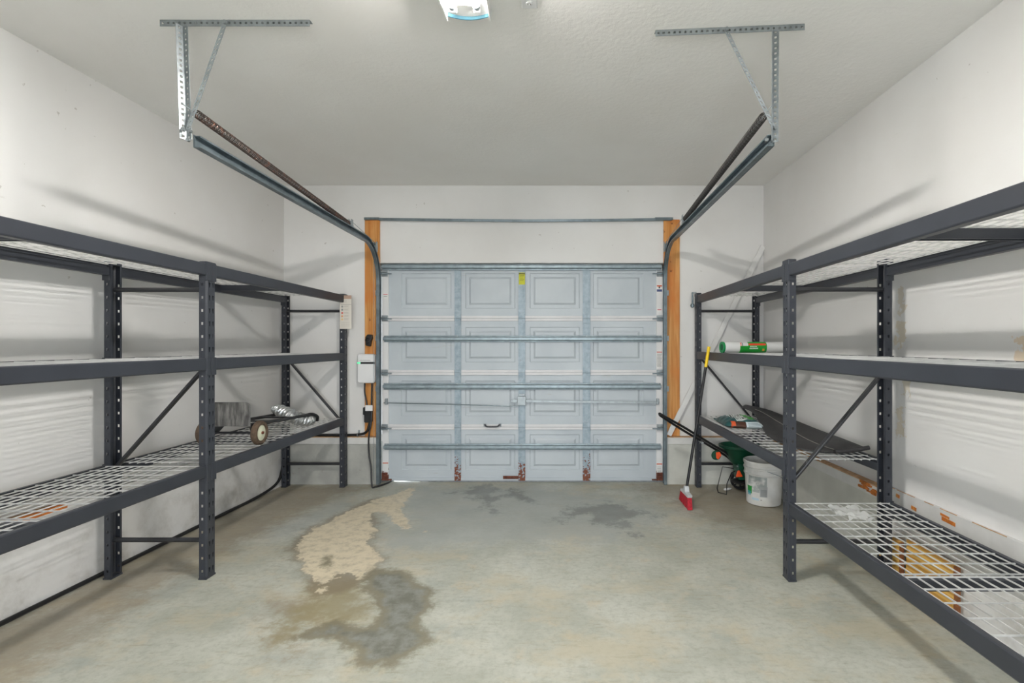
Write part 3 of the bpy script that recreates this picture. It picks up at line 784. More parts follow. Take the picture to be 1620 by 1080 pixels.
def rack(s, xf, ys, tops, braces, label, names):
    """s: direction from the aisle to the wall (+1/-1); ys: start of the three frames; tops[bay]: shelf heights"""
    D = .606; xr = xf+s*D
    th = thing('storage_rack', (xf+s*D/2, ys[1], 0), label, 'storage rack', 'long steel racks along the walls')
    proto = {}
    for rear in (False, True):
        for i, y in enumerate(ys):
            loc = (xr if rear else xf, y, 0)
            if rear not in proto:
                b = MB(); post_mesh(b, s, rear)
                proto[rear] = b.build('post', M['rack'], th, solid=.002, loc=loc)
                o = proto[rear]
            else: o = copy_at(proto[rear], loc, th)
            dd = -s if rear else s
            b = MB(); b.box(min(loc[0], loc[0]+dd*(PD+.004)), max(loc[0], loc[0]+dd*(PD+.004)), y-.003, y+PW+.003, 0, .010)
            fo = b.build('foot_plate', M['rack'], o, bevel=.002)
            zt2 = names['top']
            b = MB(); b.box(min(loc[0]-dd*.003, loc[0]+dd*(PD+.003)), max(loc[0]-dd*.003, loc[0]+dd*(PD+.003)), y-.003, y+PW+.003, 1.84, zt2)
            b.build('post_cap', M['rack'], o, bevel=.006)
    # end frames: round horizontal tubes and one diagonal each
    for i, y in enumerate(ys):
        yy = y+PW/2
        for z in (.220, 1.698):
            MB().cyl((xf+s*(PD-.01), yy, z), (xr-s*(PD-.01), yy, z), .0135, n=14).build('cross_tube', M['rack_in'], th, smooth=True)
        za, zb = braces[i]          # at the aisle post, at the wall post
        MB().bar((xf+s*(PD-.008), yy, za), (xr-s*(PD-.008), yy, zb), .018, .032, up=(0, 1, 0)).build('diagonal_tube', M['rack_in'], th, bevel=.006)
    BH = .071
    for bay in range(2):
        ya, yb = ys[bay]+PW, ys[bay+1]
        L = yb-ya
        pb = {}; pd = {}
        for zt3 in tops[bay]:
            for rear in (False, True):
                x0 = xr if rear else xf; d = -s if rear else s
                if rear not in pb:
                    b = MB()
                    prof = [(0.0, -BH+.006), (.004, -BH), (.040, -BH), (.040, -.024), (.026, -.022), (.026, -.002), (.024, 0), (.004, 0), (0, -.004)]
                    b.prism(prof, lambda u, z: (d*u, ya+.001, z), lambda u, z: (d*u, yb-.001, z))
                    pb[rear] = b.build('beam', M['rack'], th, loc=(x0, 0, zt3), bevel=.0015)
                    bm_ = pb[rear]
                else:
                    bm_ = copy_at(pb[rear], (x0, 0, zt3), th)
                for e in (0, 1):
                    yo = ya if e == 0 else yb
                    k = -1 if e == 0 else 1
                    key = ('br', rear, e)
                    if key not in pd:
                        b = MB()
                        b.box(min(0, -d*.004)-.0, max(0, -d*.004), min(yo-k*.002, yo+k*.036), max(yo-k*.002, yo+k*.036), -.100, .004)
                        b.box(min(0, d*.040), max(0, d*.040), min(yo, yo-k*.004), max(yo, yo-k*.004), -.100, .004)
                        pd[key] = b.build('end_bracket', M['rack'], bm_, loc=(x0-d*.001, 0, zt3), bevel=.0015)
                    else:
                        copy_at(pd[key], (x0-d*.001, 0, zt3), bm_)
            # two wire deck panels and the support bar between them
            ym = (ya+yb)/2
            for h in range(2):
                key = ('deck', h)
                p0 = ya+.006 if h == 0 else ym+.002; p1 = ym-.002 if h == 0 else yb-.006
                u0, u1 = .029, D-.029
                if key not in pd:
                    b = MB(); r = .0048
                    n = max(2, round((p1-p0-.02)/.104))
                    for q in range(n+1):
                        y = p0+.01+(p1-p0-.02)*q/n
                        b.bar((xf+s*u0, y, -.003), (xf+s*u1, y, -.003), r, r)
                    for q in range(12):
                        u = u0+.006+(u1-u0-.012)*q/11
                        b.bar((xf+s*u, p0, -.003-r), (xf+s*u, p1, -.003-r), r, r)
                    pd[key] = b.build('wire_deck', M['wire'], th, loc=(0, 0, zt3), fix=False)
                    dk_ = pd[key]
                else: dk_ = copy_at(pd[key], (0, 0, zt3), th)
            if 'sup' not in pd:
                b = MB(); x0, x1 = xf+s*.030, xr-s*.030
                prof = [(-.022, -.014), (.022, -.014), (.022, -.055), (.014, -.055), (.014, -.020), (-.014, -.020), (-.014, -.055), (-.022, -.055)]
                b.prism(prof, lambda y, z: (x0, ym+y, z), lambda y, z: (x1, ym+y, z))
                pd['sup'] = b.build('deck_support', M['rack'], th, loc=(0, 0, zt3))
            else: copy_at(pd['sup'], (0, 0, zt3), th)
    return th
XLF = -2.050; XRF = 1.338
LT = [1.850, 1.294, .670]
rack_l = rack(-1, XLF, [1.05, 2.955, 4.860], [LT, LT], [(.66, 1.21), (1.24, .64), (.62, 1.24)],
              'dark slate steel rack with wire shelves holding the hand truck', {'top': 1.862})
RT0 = [1.845, 1.306, .463]; RT1 = [1.845, 1.306, .694]
rack_r = rack(1, XRF, [1.00, 2.93, 4.860], [RT0, RT1], [(1.24, .60), (.57, 1.21), (1.26, .62)],
              'dark slate steel rack with wire shelves holding the wrapped roll and bag', {'top': 1.872})

# paper load chart on the far post
yt = 4.852; a, c = P(537.5, 467, yt), P(556, 520, yt); xa, xb, zb, za = a.x, c.x, a.z, c.z
W_ = C(214, 208, 198); BR = C(176, 148, 130); GR = C(186, 180, 172); DK = C(96, 92, 90)
h = zb-za; wd = xb-xa
rects = [(xa, xb, zb-.11*h, zb, BR), (xa+.1*wd, xb, zb-.275*h, zb-.268*h, DK)]
rects += [(xa+.12*wd, xa+.6*wd, zb-(.16+.03*i)*h, zb-(.148+.03*i)*h, GR) for i in range(3)]
for i, cc in enumerate((C(150, 150, 144), C(140, 146, 144), C(208, 104, 96), C(222, 160, 110), C(222, 190, 130))):
    zz = zb-(.33+.095*i)*h
    rects += [(xa+.14*wd, xa+.30*wd, zz-.035*h, zz+.02*h, cc)]+[(xa+.38*wd, xa+(.80-.06*(j % 2))*wd, zz-.03*h+j*.022*h, zz-.02*h+j*.022*h, GR) for j in range(3)]
rects += [(xa+.1*wd, xa+.85*wd, za+(.05+.03*j)*h, za+(.058+.03*j)*h, GR) for j in range(6)]
b = MB(); b.grid(lambda u, v: (xa+wd*u, yt-.006*math.sin(PI*u)*(1-v)-.001, za+h*v), 8, 8)
tag(b.build('load_chart', printed('load_chart_print', W_, rects), solid=.0008), 'white paper load chart hanging at the far end of the rack', 'sign')

# ------------------------------------------------------------------ hand truck lying on the left rack
zs = LT[2]
ht = thing('hand_truck', (-2.28, 3.56, zs), 'old two-wheeled hand truck with scuffed steel toe plate lying on the rack', 'hand truck')
yw_ = 3.555; rw = .084; zw = zs+rw+.001
for xw, s in ((-2.095, 1), (-2.475, -1)):
    t = .042
    b = MB(); b.lathe([(.056, -t/2+.004), (.060, -t/2), (rw-.010, -t/2), (rw, -t/2+.010), (rw, t/2-.010), (rw-.010, t/2), (.060, t/2), (.056, t/2-.004)], (xw, yw_, zw), (1, 0, 0), 32, close=True)
    wh = b.build('wheel', M['tyre'], ht, smooth=True)
    b = MB(); b.lathe([(.010, -.012), (.057, -.010), (.057, .010), (.040, .012), (.022, .014), (.010, .018)], (xw, yw_, zw), (1*s, 0, 0), 28); b.build('hub', M['hub'], wh, smooth=True)
    b = MB(); b.cyl((xw-.02*s, yw_, zw), (xw+.028*s, yw_, zw), .010, n=12); b.build('axle_nut', M['rust'], wh, smooth=True)
MB().cyl((-2.46, yw_, zw), (-2.11, yw_, zw), .008, n=12).build('axle', M['rack_in'], ht, smooth=True)
# toe plate, standing up across the rack
r = .035; xa, xb, za, zb = -2.44, -2.125, .808, .976
pts = []
for cx, cz, a0 in ((xb-r, zb-r, 0), (xa+r, zb-r, 90)):
    for i in range(7):
        an = math.radians(a0+15*i); pts.append((cx+r*math.cos(an), cz+r*math.sin(an)))
pts += [(xa, za), (xb, za)]
MB().prism(pts, lambda x, z: (x, 3.497, z), lambda x, z: (x, 3.502, z)).build('toe_plate', M['toe'], ht, bevel=.001, label='scuffed dark steel toe plate')
for xt2 in (-2.135, -2.41):
    p = spline([(xt2, 3.503, .817), (xt2, 3.60, .812), (xt2, 3.95, .790), (xt2+.005, 4.25, .778), (xt2+.015, 4.36, .775), (xt2+.03, 4.43, .745), (xt2+.02, 4.45, .705)], 6)
    MB().tube(p, .0125, 10).build('frame_tube', M['black'], ht, smooth=True)
for yy, zz in ((3.515, .815), (3.80, .80), (4.10, .785)):
    MB().bar((-2.41, yy, zz), (-2.135, yy, zz), .03, .010).build('cross_bar', M['black'], ht, bevel=.002)
for xx in (-2.135, -2.41):
    MB().prism([(3.505, .81), (3.68, .80), (yw_+.02, zw-.012), (yw_-.02, zw-.012)], lambda y, z: (xx-.004, y, z), lambda y, z: (xx+.004, y, z)).build('axle_bracket', M['black'], ht)

# foil duct
path = spline([P(436, 648, 4.34), P(446, 652, 4.30), P(460, 659, 4.26), P(474, 664, 4.28), P(487, 666, 4.36), P(494, 662, 4.46)], 26)
rad = [.040+.018*math.sin(PI*min(1, i/len(path)*1.1)) for i in range(len(path))]
vs, fs = [], []
n = 22; prev = (path[1]-path[0]).normalized(); sd = prev.cross(Vector((0, 0, 1))).normalized(); up = sd.cross(prev)
lowest = 1e9
for i, p in enumerate(path):
    t = (path[min(i+1, len(path)-1)]-path[max(i-1, 0)]).normalized(); q = prev.rotation_difference(t); sd = q @ sd; up = q @ up; prev = t
    rr = rad[i]*(1+.10*math.sin(i*PI/3.5))
    for j in range(n):
        an = 2*PI*j/n; k2 = rr*(1+.05*math.sin(3*an+i*.4)+random.uniform(-.03, .03))
        vs.append(p+sd*(k2*math.cos(an))+up*(k2*.9*math.sin(an)))
        lowest = min(lowest, vs[-1].z)
vs = [v+Vector((0, 0, zs+.002-lowest)) for v in vs]
for i in range(len(path)-1):
    fs += [(i*n+j, i*n+(j+1) % n, (i+1)*n+(j+1) % n, (i+1)*n+j) for j in range(n)]
tag(MB().add(vs, fs).build('foil_duct', M['foil'], solid=.0006), 'crumpled silver foil duct beside the hand truck handle', 'duct')

# ------------------------------------------------------------------ charger and its cables
ev = thing('wall_charger', P(580, 606, 4.97), 'white wall-mounted charger with black stripe and green light', 'charger')
x0, x1, z0, z1 = -1.957, -1.786, Z(606, 4.93), Z(560, 4.93)
def rrect(x0, x1, z0, z1, r, n=6):
    pts = []
    for cx, cz, a0 in ((x1-r, z1-r, 0), (x0+r, z1-r, 90), (x0+r, z0+r, 180), (x1-r, z0+r, 270)):
        for i in range(n+1):
            an = math.radians(a0+90*i/n); pts.append((cx+r*math.cos(an), cz+r*math.sin(an)))
    return pts
MB().prism(rrect(x0, x1, z0, z1, .022), lambda x, z: (x, 4.935, z), lambda x, z: (x, 4.998, z)).build('case', M['whiteplastic'], ev, bevel=.010, smooth=True)
MB().box(x0+.03, x1-.03, 4.998, YB, z0+.04, z1-.04).build('mounting_plate', M['black'], ev)
zb = Z(574, 4.93)
MB().box(x0+.034, x1+.001, 4.9335, 4.94, zb-.010, zb+.010).build('black_stripe', M['black'], ev, bevel=.001)
MB().box(x0+.004, x0+.032, 4.9335, 4.94, zb-.006, zb+.006).build('status_light', M['green_glow'], ev, label='green status light')
za = Z(570, 4.93)
b = MB()
for i in range(11):
    xx = x0+.028+i*.0095; b.box(xx, xx+.006, 4.9345, 4.9352, za-.002, za+.003)
b.build('print', plain('grey_print', C(120, 122, 122), .6), ev, label='tiny grey line of lettering')
ca = thing('charger_adapter', P(581, 668, 4.96), 'black plug adapter with white tag hanging below the charger', 'plug adapter')
a, c = P(577, 668, 4.96), P(588.5, 645, 4.96)
MB().prism(rrect(a.x, c.x, a.z, c.z, .012), lambda x, z: (x, 4.94, z), lambda x, z: (x, 4.985, z)).build('body', M['black'], ca, bevel=.004)
a, c = P(574.5, 656, 4.96), P(578, 644, 4.96)
MB().prism(rrect(a.x, c.x, a.z, c.z, .008), lambda x, z: (x, 4.95, z), lambda x, z: (x, 4.98, z)).build('prong_shroud', M['black'], ca, bevel=.003)
a, c = P(577.5, 650, 4.93), P(589, 641, 4.93)
MB().box(a.x, c.x, 4.936, 4.939, a.z, c.z).build('tag', M['whiteplastic'], ca, label='white tag')
def cable(name, pts, r, label, n=8, res=8):
    o = MB().tube(spline(pts, res), r, n).build(name, M['black'], smooth=True, fix=False); tag(o, label, 'cable'); return o
cable('power_cable', [P(577, 604, 4.97), P(577, 620, 4.97), P(580, 636, 4.965), P(581, 647, 4.962)], .0075, 'short black cable from the charger to the plug adapter, nearer the rack')
cable('charging_cable', [P(588.5, 604, 4.965), P(588, 640, 4.955), P(587, 668, 4.93), P(583.5, 690, 4.92), P(583.5, 715, 4.92), P(587, 740, 4.90), Vector((-1.775, 4.84, .02)), Vector((-1.745, 4.85, .010)), Vector((-1.69, 4.95, .010)), Vector((-1.66, 5.06, .0095)), Vector((-1.65, 5.3, .010))],
      .0085, 'black cable looping from the charger down to the floor and under the door')
zq = ZP+.014
xl = XF(4.9)+.014
cable('feed_cable', [P(586, 664, 4.963), P(584, 672, 4.96), Vector((-1.87, 4.965, .525)), Vector((-1.93, 4.985, zq+.01)), Vector((-2.05, 4.99, zq)), Vector((-2.3, 4.99, zq)), Vector((-2.60, 4.985, zq)),
      Vector((-2.675, 4.95, zq-.02)), Vector((xl+.01, 4.93, .36)), Vector((xl, 4.90, .16)), Vector((xl-.002, 4.80, .05)), Vector((XF(4.5)+.014, 4.5, .014)), Vector((XF(4)+.014, 4.0, .013)), Vector((XF(3)+.014, 3.0, .013)), Vector((XF(2)+.014, 2.0, .013)), Vector((XF(.5)+.014, .5, .013))],
      .0125, 'thick black cable running along the sill and the foot of the wall')
hk = thing('cable_holster', P(584, 538, 4.98), 'small black connector holster screwed to the pine plank', 'holder')
a = P(584, 538, 4.98)
MB().prism([(-.028, -.052), (.016, -.062), (.022, -.02), (.034, .02), (.030, .055), (-.010, .058), (-.030, .030)], lambda x, z: (a.x+x, 4.955, a.z+z), lambda x, z: (a.x+x, 5.0, a.z+z)).build('bracket', M['black'], hk, bevel=.006)
MB().lathe([(.012, -.03), (.024, -.03), (.026, .01), (.020, .012), (.014, -.02)], (a.x, 4.95, a.z+.0), (0, -1, .3), 18).build('socket_ring', M['black'], hk, smooth=True)
cl = thing('cable_clip', P(566, 682, 4.98), 'small metal clip holding the cable above the sill', 'clip')
a = P(566, 684, 4.985)
MB().tube([(a.x, 5.006, zq-.012), (a.x, 4.972, zq-.010), (a.x, 4.970, zq+.010), (a.x, 4.99, zq+.017), (a.x, 5.018, zq+.03)], .004, 6).build('strap', M['zinc'], cl)
MB().box(a.x-.009, a.x+.009, 5.014, YB, zq+.015, zq+.045).build('plate', M['zinc'], cl)

# ------------------------------------------------------------------ leaning strip, broom, clip
p0 = Vector((1.095, 4.978, ZP+.013)); p1 = P(1207.5, 389, 5.0)
tag(MB().bar(p0, p1, .012, .050, up=(-.9, 0, .44)).build('trim_strip', M['trimwhite'], bevel=.002), 'long thin white strip leaning across the corner behind the rack', 'strip')
br = thing('broom', (1.09, 4.32, 0), 'black-handled broom with red bristles and yellow grip leaning on the rack', 'broom')
ts = Vector((1.105, 4.335, .135)); tp = Vector((XRF-.014-.006, 4.40, 1.355)); d = (tp-ts)
MB().tube([ts, ts+d*.5, ts+d*.86], .0125, 12).build('handle', M['black'], br, smooth=True)
MB().tube([ts+d*.855, ts+d*.97, ts+d*.995, tp], .0135, 12).build('grip', M['yellow'], br, smooth=True, label='yellow hand grip')
ye0, ye1 = 4.195, 4.455
b = MB(); b.prism([(4.205, .120), (4.215, .095), (4.47, .085), (4.46, .108), (4.37, .118), (4.345, .165), (4.315, .165), (4.30, .122)], lambda y, z: (1.083, y, z), lambda y, z: (1.123, y, z)); b.build('head', M['greybroom'], br, bevel=.005)
b = MB(); rnd = random.Random(3)
for i in range(26):
    for j in range(5):
        u = (i+.5)/26; v = (j+.5)/5
        top = Vector((1.087+.032*v, 4.222+.24*u, .094)); bot = Vector((1.080+.038*v+rnd.uniform(-.003, .003), 4.185+.30*u, .001+rnd.random()*.004))
        b.bar(top, bot, .0085, .0105, up=(1, 0, 0))
o = b.build('bristles', M['red'], br, fix=False, label='red bristles'); o['kind'] = 'stuff'
mc = thing('metal_clip', (XRF-.01, 4.93, 1.80), 'small grey metal clip hanging on the far post beside the strip', 'clip')
xa = X(1095.5, 4.92)
MB().box(xa-.010, xa+.006, 4.905, 4.925, 1.765, 1.882).build('arm', M['track'], mc, bevel=.004)
MB().box(xa+.004, XRF+.012, 4.910, 4.920, 1.868, 1.884).build('hook', M['zinc'], mc, bevel=.002)
MB().lathe([(.004, -.022), (.016, -.016), (.02, 0), (.016, .016), (.004, .022)], (xa-.004, 4.908, 1.752), (0, 0, 1), 16).build('weight', M['track'], mc, smooth=True)

# ------------------------------------------------------------------ wrapped roll on the middle shelf
zr = RT1[1]; rr = .0455
ra = Vector((1.352, 4.155, zr+rr)); rb = Vector((1.915, 4.225, zr+rr)); rd = (rb-ra).normalized()
ro = thing('wrapped_roll', (1.6, 4.18, zr), 'clear-wrapped white roll with green label lying on the middle shelf', 'roll')
GN = C(22, 150, 48); RD = C(226, 70, 44); WH = C(236, 238, 236)
xl0, xl1 = 1.492, 1.722; zm = zr+rr
gl = [(xl0+.07, xl1, zm-.05, zm+.05, GN), (xl0, xl1, zm-.05, zm+.012, GN), (xl0+.075, xl1-.008, zm+.016, zm+.032, RD), (xl0+.005, xl0+.012, zm+.012, zm+.04, RD), (xl0+.018, xl0+.024, zm+.012, zm+.04, C(30, 40, 60)),
      (xl1-.040, xl1-.020, zm-.030, zm-.012, C(214, 150, 50))]
for i in range(5): gl.append((xl0+.086+i*.012, xl0+.094+i*.012, zm+.004, zm+.011, WH))
for i in range(6): gl.append((xl0+.080+i*.0125, xl0+.089+i*.0125, zm-.014, zm-.003, WH))
MB().cyl(ra, rb, rr, n=36).build('roll', printed('roll_wrap', C(216, 216, 214), gl, rough=.28), ro, smooth=True)
b = MB(); b.lathe([(rr*.62, -.004), (rr*1.02, -.004), (rr*1.02, .010), (rr*.62, .010)], ra, rd, 30, close=True); b.build('core_ring', M['spreadgreen'] if False else plain('green_core', C(10, 130, 70), .4), ro, smooth=True, label='green end ring')
b = MB(); b.cyl(ra-rd*.0012, ra+rd*.004, rr*.63, n=24); b.build('core_hole', plain('deep_green_core', C(4, 70, 40), .6), ro)

# ------------------------------------------------------------------ bag on the lower far shelf
zs2 = RT1[2]
bg = thing('soil_bag', (1.52, 4.23, zs2), 'dark teal plastic bag with white and green print lying on the lower shelf', 'bag')
c00 = Vector((1.362, 4.10, 0)); c10 = Vector((1.640, 4.00, 0)); c01 = Vector((1.375, 4.44, 0)); c11 = Vector((1.705, 4.44, 0))
def bagf(top):
    def f(u, v):
        p = c00.lerp(c10, u).lerp(c01.lerp(c11, u), v)
        e = min(u, 1-u)*2; g = min(v, 1-v)*2
        h = (max(0, 1-(1-e)**3)*max(0, 1-(1-g)**4))**.55
        wr_ = .004*math.sin(u*21+v*9)*h+.003*math.sin(v*27-u*13)*h
        z = zs2+.022+(.056*h+wr_ if top else -.020*min(1, h*1.6))
        return (p.x, p.y, z)
    return f
TE = C(20, 76, 78)
def bagmat():
    m = N('bag_print'); o = m.xyz()
    k = m.mix(m.ramp(m.noise(20, 4), .35, .7), C(16, 62, 66), C(38, 92, 92))
    def R(a0, a1, b0, b1, c, ax=(0, 1)):
        nonlocal k
        A, B = o[ax[0]], o[ax[1]]
        f = m.math('MULTIPLY', m.math('MULTIPLY', m.math('GREATER_THAN', A, a0), m.math('LESS_THAN', A, a1)), m.math('MULTIPLY', m.math('GREATER_THAN', B, b0), m.math('LESS_THAN', B, b1)))
        k = m.mix(f, k, c)
    # upper face: white title block with dark letters, green block
    R(1.455, 1.560, 4.10, 4.40, C(226, 230, 226))
    for i, (a0, a1, b0, b1) in enumerate(((1.462, 1.474, 4.12, 4.34), (1.482, 1.488, 4.13, 4.36), (1.488, 1.500, 4.34, 4.36), (1.488, 1.500, 4.24, 4.26), (1.498, 1.504, 4.13, 4.26), (1.512, 1.518, 4.13, 4.37), (1.518, 1.530, 4.13, 4.16), (1.518, 1.530, 4.24, 4.27),
                                          (1.518, 1.530, 4.34, 4.37), (1.538, 1.544, 4.14, 4.37), (1.544, 1.552, 4.14, 4.17), (1.544, 1.552, 4.30, 4.37))):
        R(a0, a1, b0, b1, C(26, 34, 34))
    R(1.565, 1.620, 4.12, 4.40, C(44, 150, 34))
    R(1.650, 1.668, 4.20, 4.36, C(150, 178, 178))
    # front face: brown picture with orange leaf, pale text panel
    zlo, zhi = zs2+.004, zs2+.058
    def Fp(a0, a1, b0, b1, c):
        nonlocal k
        f = m.math('MULTIPLY', m.math('MULTIPLY', m.math('GREATER_THAN', o[0], a0), m.math('LESS_THAN', o[0], a1)), m.math('MULTIPLY', m.math('GREATER_THAN', o[2], b0), m.math('LESS_THAN', o[2], b1)))
        f = m.math('MULTIPLY', f, m.math('LESS_THAN', m.math('ADD', o[1], m.math('MULTIPLY', o[0], .36)), 4.655))
        k = m.mix(f, k, c)
    Fp(1.43, 1.515, zlo, zhi, C(74, 44, 32)); Fp(1.41, 1.44, zlo+.02, zhi, C(206, 84, 40)); Fp(1.405, 1.42, zlo, zlo+.03, C(190, 80, 44))
    Fp(1.515, 1.66, zs2, zhi, C(196, 208, 212))
    for i in range(6): Fp(1.528, 1.628-.012*(i % 3), zlo+.004+i*.008, zlo+.007+i*.008, C(112, 128, 132))
    m.col(k); m.set(.32); m.bump(m.noise(26, 3), .25, .006)
    return m.m
bm_ = bagmat()
b = MB(); b.grid(bagf(True), 26, 26); b.grid(bagf(False), 26, 26); b.build('sack', bm_, bg, smooth=True, angle=80)
b = MB(); q = [Vector(bagf(True)(u/10, 1.0)) for u in range(11)]
vs = []
for v in q: vs += [v, v+Vector((0, .022, .006+.004*math.sin(v.x*60)))]
b.add(vs, [(2*i, 2*i+2, 2*i+3, 2*i+1) for i in range(10)]); b.build('seam', bm_, bg, solid=.001)

# ------------------------------------------------------------------ rubber mat along the wall
Fe = spline([(1.66, 3.13, .004), (1.545, 3.30, .004), (1.535, 3.66, .008), (1.645, 4.10, .030), (1.735, 4.50, .075), (1.745, 4.80, .080)], 10)
Re = spline([(1.925, 3.13, .030), (1.925, 3.40, .040), (1.92, 3.75, .050), (1.90, 4.15, .075), (1.875, 4.52, .095), (1.80, 4.83, .100)], 10)
def matf(u, v):
    i = u*(len(Fe)-1); a = int(min(i, len(Fe)-2)); t = i-a
    f = Fe[a].lerp(Fe[a+1], t); r_ = Re[a].lerp(Re[a+1], t)
    p = f.lerp(r_, v); z = f.z+(r_.z-f.z)*(v**2.2)
    z += .012*math.sin(PI*v)*math.sin(u*7) * (1 if u > .15 else u/.15)
    return (p.x, p.y, zs2+max(.005, z)+.004)
mt_ = thing('rubber_mat', (1.78, 3.9, zs2), 'wide black rubber mat lying along the wall side of the lower shelf', 'mat')
MB().grid(matf, 44, 14).build('sheet', M['mat'], mt_, smooth=True, solid=.006, angle=80)
b = MB(); b.tube([Vector(matf(.0, v/10))+Vector((0, -.004, .010)) for v in range(2, 11)], .014, 8); b.build('rolled_edge', M['mat'], mt_, smooth=True)
b = MB(); b.tube([Vector(matf(.86-.80*t/20, .52+.12*math.sin(t/20*5)))+Vector((0, 0, .006)) for t in range(21)], .0024, 6); b.build('cord', plain('pale_cord', C(140, 136, 130), .6), mt_, smooth=True)

# ------------------------------------------------------------------ bucket
bx, by = 1.790, 4.395
bk_ = thing('plastic_bucket', (bx, by, 0), 'white plastic bucket with faded grey and green label under the rack', 'bucket')
m = N('bucket_plastic'); o = m.xyz()
k = m.mix(m.ramp(m.noise(6, 5), .3, .7), C(216, 216, 214), C(200, 198, 192))
ang = m.math('SUBTRACT', o[0], m.math('MULTIPLY', o[1], 0.0))
def BR_(a0, a1, b0, b1, c, amt=1.0, thr=.0):
    global k
    f = m.math('MULTIPLY', m.math('MULTIPLY', m.math('GREATER_THAN', o[0], a0), m.math('LESS_THAN', o[0], a1)), m.math('MULTIPLY', m.math('GREATER_THAN', o[2], b0), m.math('LESS_THAN', o[2], b1)))
    f = m.math('MULTIPLY', f, m.math('LESS_THAN', o[1], by-.02))
    if thr: f = m.math('MULTIPLY', f, m.ramp(m.noise(18, 5, .6), thr-.1, thr+.1))
    k = m.mix(m.math('MULTIPLY', f, amt), k, c)
BR_(bx-.145, bx-.03, .12, .255, C(150, 158, 156), .9, .46)
BR_(bx-.080, bx-.025, .085, .175, C(166, 168, 168), .9)
BR_(bx-.075, bx-.030, .090, .150, C(138, 142, 142), .8)
BR_(bx-.150, bx-.128, .10, .165, C(40, 140, 60), 1.0)
BR_(bx-.146, bx-.132, .085, .12, C(60, 150, 170), .8)
BR_(bx-.125, bx-.085, .052, .070, C(170, 200, 214), .9)
BR_(bx-.074, bx-.066, .056, .062, C(60, 60, 60), .9)
m.col(k); m.set(.38)
R1, R0, H = .158, .140, .375
def rad_(z): return R0+(R1-R0)*z/H
prof = [(R0-.010, .002), (R0, .010), (rad_(.255), .255), (rad_(.258)+.008, .258), (rad_(.27)+.010, .268), (rad_(.28)+.004, .272), (rad_(.305)+.003, .305), (rad_(.308)+.009, .308), (rad_(.32)+.009, .320), (rad_(.323)+.003, .323),
        (rad_(.35)+.003, .350), (rad_(.352)+.008, .352), (R1+.008, H-.003), (R1+.004, H), (R1-.003, H), (R1-.006, H-.01), (R0-.006, .012), (.01, .010)]
MB().lathe(prof, (bx, by, 0), (0, 0, 1), 40).build('pail', m.m, bk_, smooth=True)
MB().lathe([(.01, 0), (.128, 0), (.12, .004), (.01, .006)], (bx, by, .16), (0, 0, 1), 30).build('contents', plain('tan_grounds', C(176, 156, 116), .9, 0, .2, 30), bk_)
pa = P(1214, 746, by-.163)
b = MB(); b.tube(spline([(pa.x, by-.164, pa.z), (bx+.075, by-.168, .268), (bx+.12, by-.145, .215), (bx+.162, by-.06, .195), (bx+.178, by+.02, .215), (bx+.166, by+.03, .29)], 6), .0022, 6); b.build('bail_wire', M['track'], bk_, smooth=True)

# ------------------------------------------------------------------ spreader
sp_ = thing('seed_spreader', (1.72, 4.72, 0), 'dark green push spreader with orange levers and black loop handle under the rack', 'spreader')
hx, hy = 1.690, 4.695
b = MB(); b.lathe([(.05, .26), (.075, .275), (.165, .415), (.185, .425), (.190, .445), (.182, .446), (.160, .420), (.07, .290), (.02, .285)], (hx, hy, 0), (0, 0, 1), 32, sx=1.0, sy=.85)
hp = b.build('hopper', M['spreadgreen'], sp_, smooth=True)
b = MB(); b.prism([(-.065, .285), (.065, .285), (.060, .17), (.045, .13), (-.050, .13), (-.062, .20)], lambda x, z: (hx+.02+x, hy-.065, z), lambda x, z: (hx+.02+x, hy+.065, z)); b.build('gear_housing', M['spreadgreen'], sp_, bevel=.012)
b = MB(); b.lathe([(.012, .10), (.085, .095), (.10, .105), (.085, .115), (.012, .125)], (hx+.02, hy, 0), (0, 0, 1), 24); b.build('spinner', M['black'], sp_, smooth=True)
for (wx, wy) in ((1.735, 4.805), (1.80, 4.615)):
    rw2 = .092
    b = MB(); b.lathe([(.070, -.018), (.086, -.020), (rw2, -.012), (rw2, .012), (.086, .020), (.070, .018)], (wx, wy, rw2), (0, 1, 0), 28, close=True); wh = b.build('wheel', M['black'], sp_, smooth=True)
    b = MB(); b.lathe([(.012, -.014), (.030, -.012), (.030, .012), (.012, .014)], (wx, wy, rw2), (0, 1, 0), 20)
    for i in range(8):
        an = PI*i/4; b.bar((wx+.025*math.cos(an), wy, rw2+.025*math.sin(an)), (wx+.074*math.cos(an), wy, rw2+.074*math.sin(an)), .012, .010)
    b.build('spokes', M['black'], wh)
MB().cyl((1.735, 4.80, .092), (1.80, 4.62, .092), .008, n=10).build('axle', M['zinc'], sp_, smooth=True)
loop = [Vector((1.64, 4.655, .30)), P(1150, 717, 4.66), P(1120, 699, 4.60), P(1080, 674.5, 4.52), P(1052, 659, 4.47), P(1044.5, 654.5, 4.46), P(1043.3, 655, 4.49), P(1048, 659.5, 4.52), P(1080, 680, 4.60), P(1120, 703.5, 4.69), P(1147, 720, 4.74), Vector((1.64, 4.755, .28))]
MB().tube(spline(loop, 8), .011, 10).build('handle', M['black'], sp_, smooth=True)
cj = P(1111, 700, 4.61); MB().cyl(cj+Vector((0, -.015, 0)), cj+Vector((0, .10, 0)), .010, n=10).build('cross_bolt', M['zinc'], sp_, smooth=True)
lv = P(1133, 720, 4.60)
b = MB(); b.lathe([(.01, -.008), (.040, -.008), (.044, 0), (.040, .008), (.01, .008)], lv, (0, 1, 0), 24); ld = b.build('rate_dial', M['spreadgreen'], sp_, smooth=True)
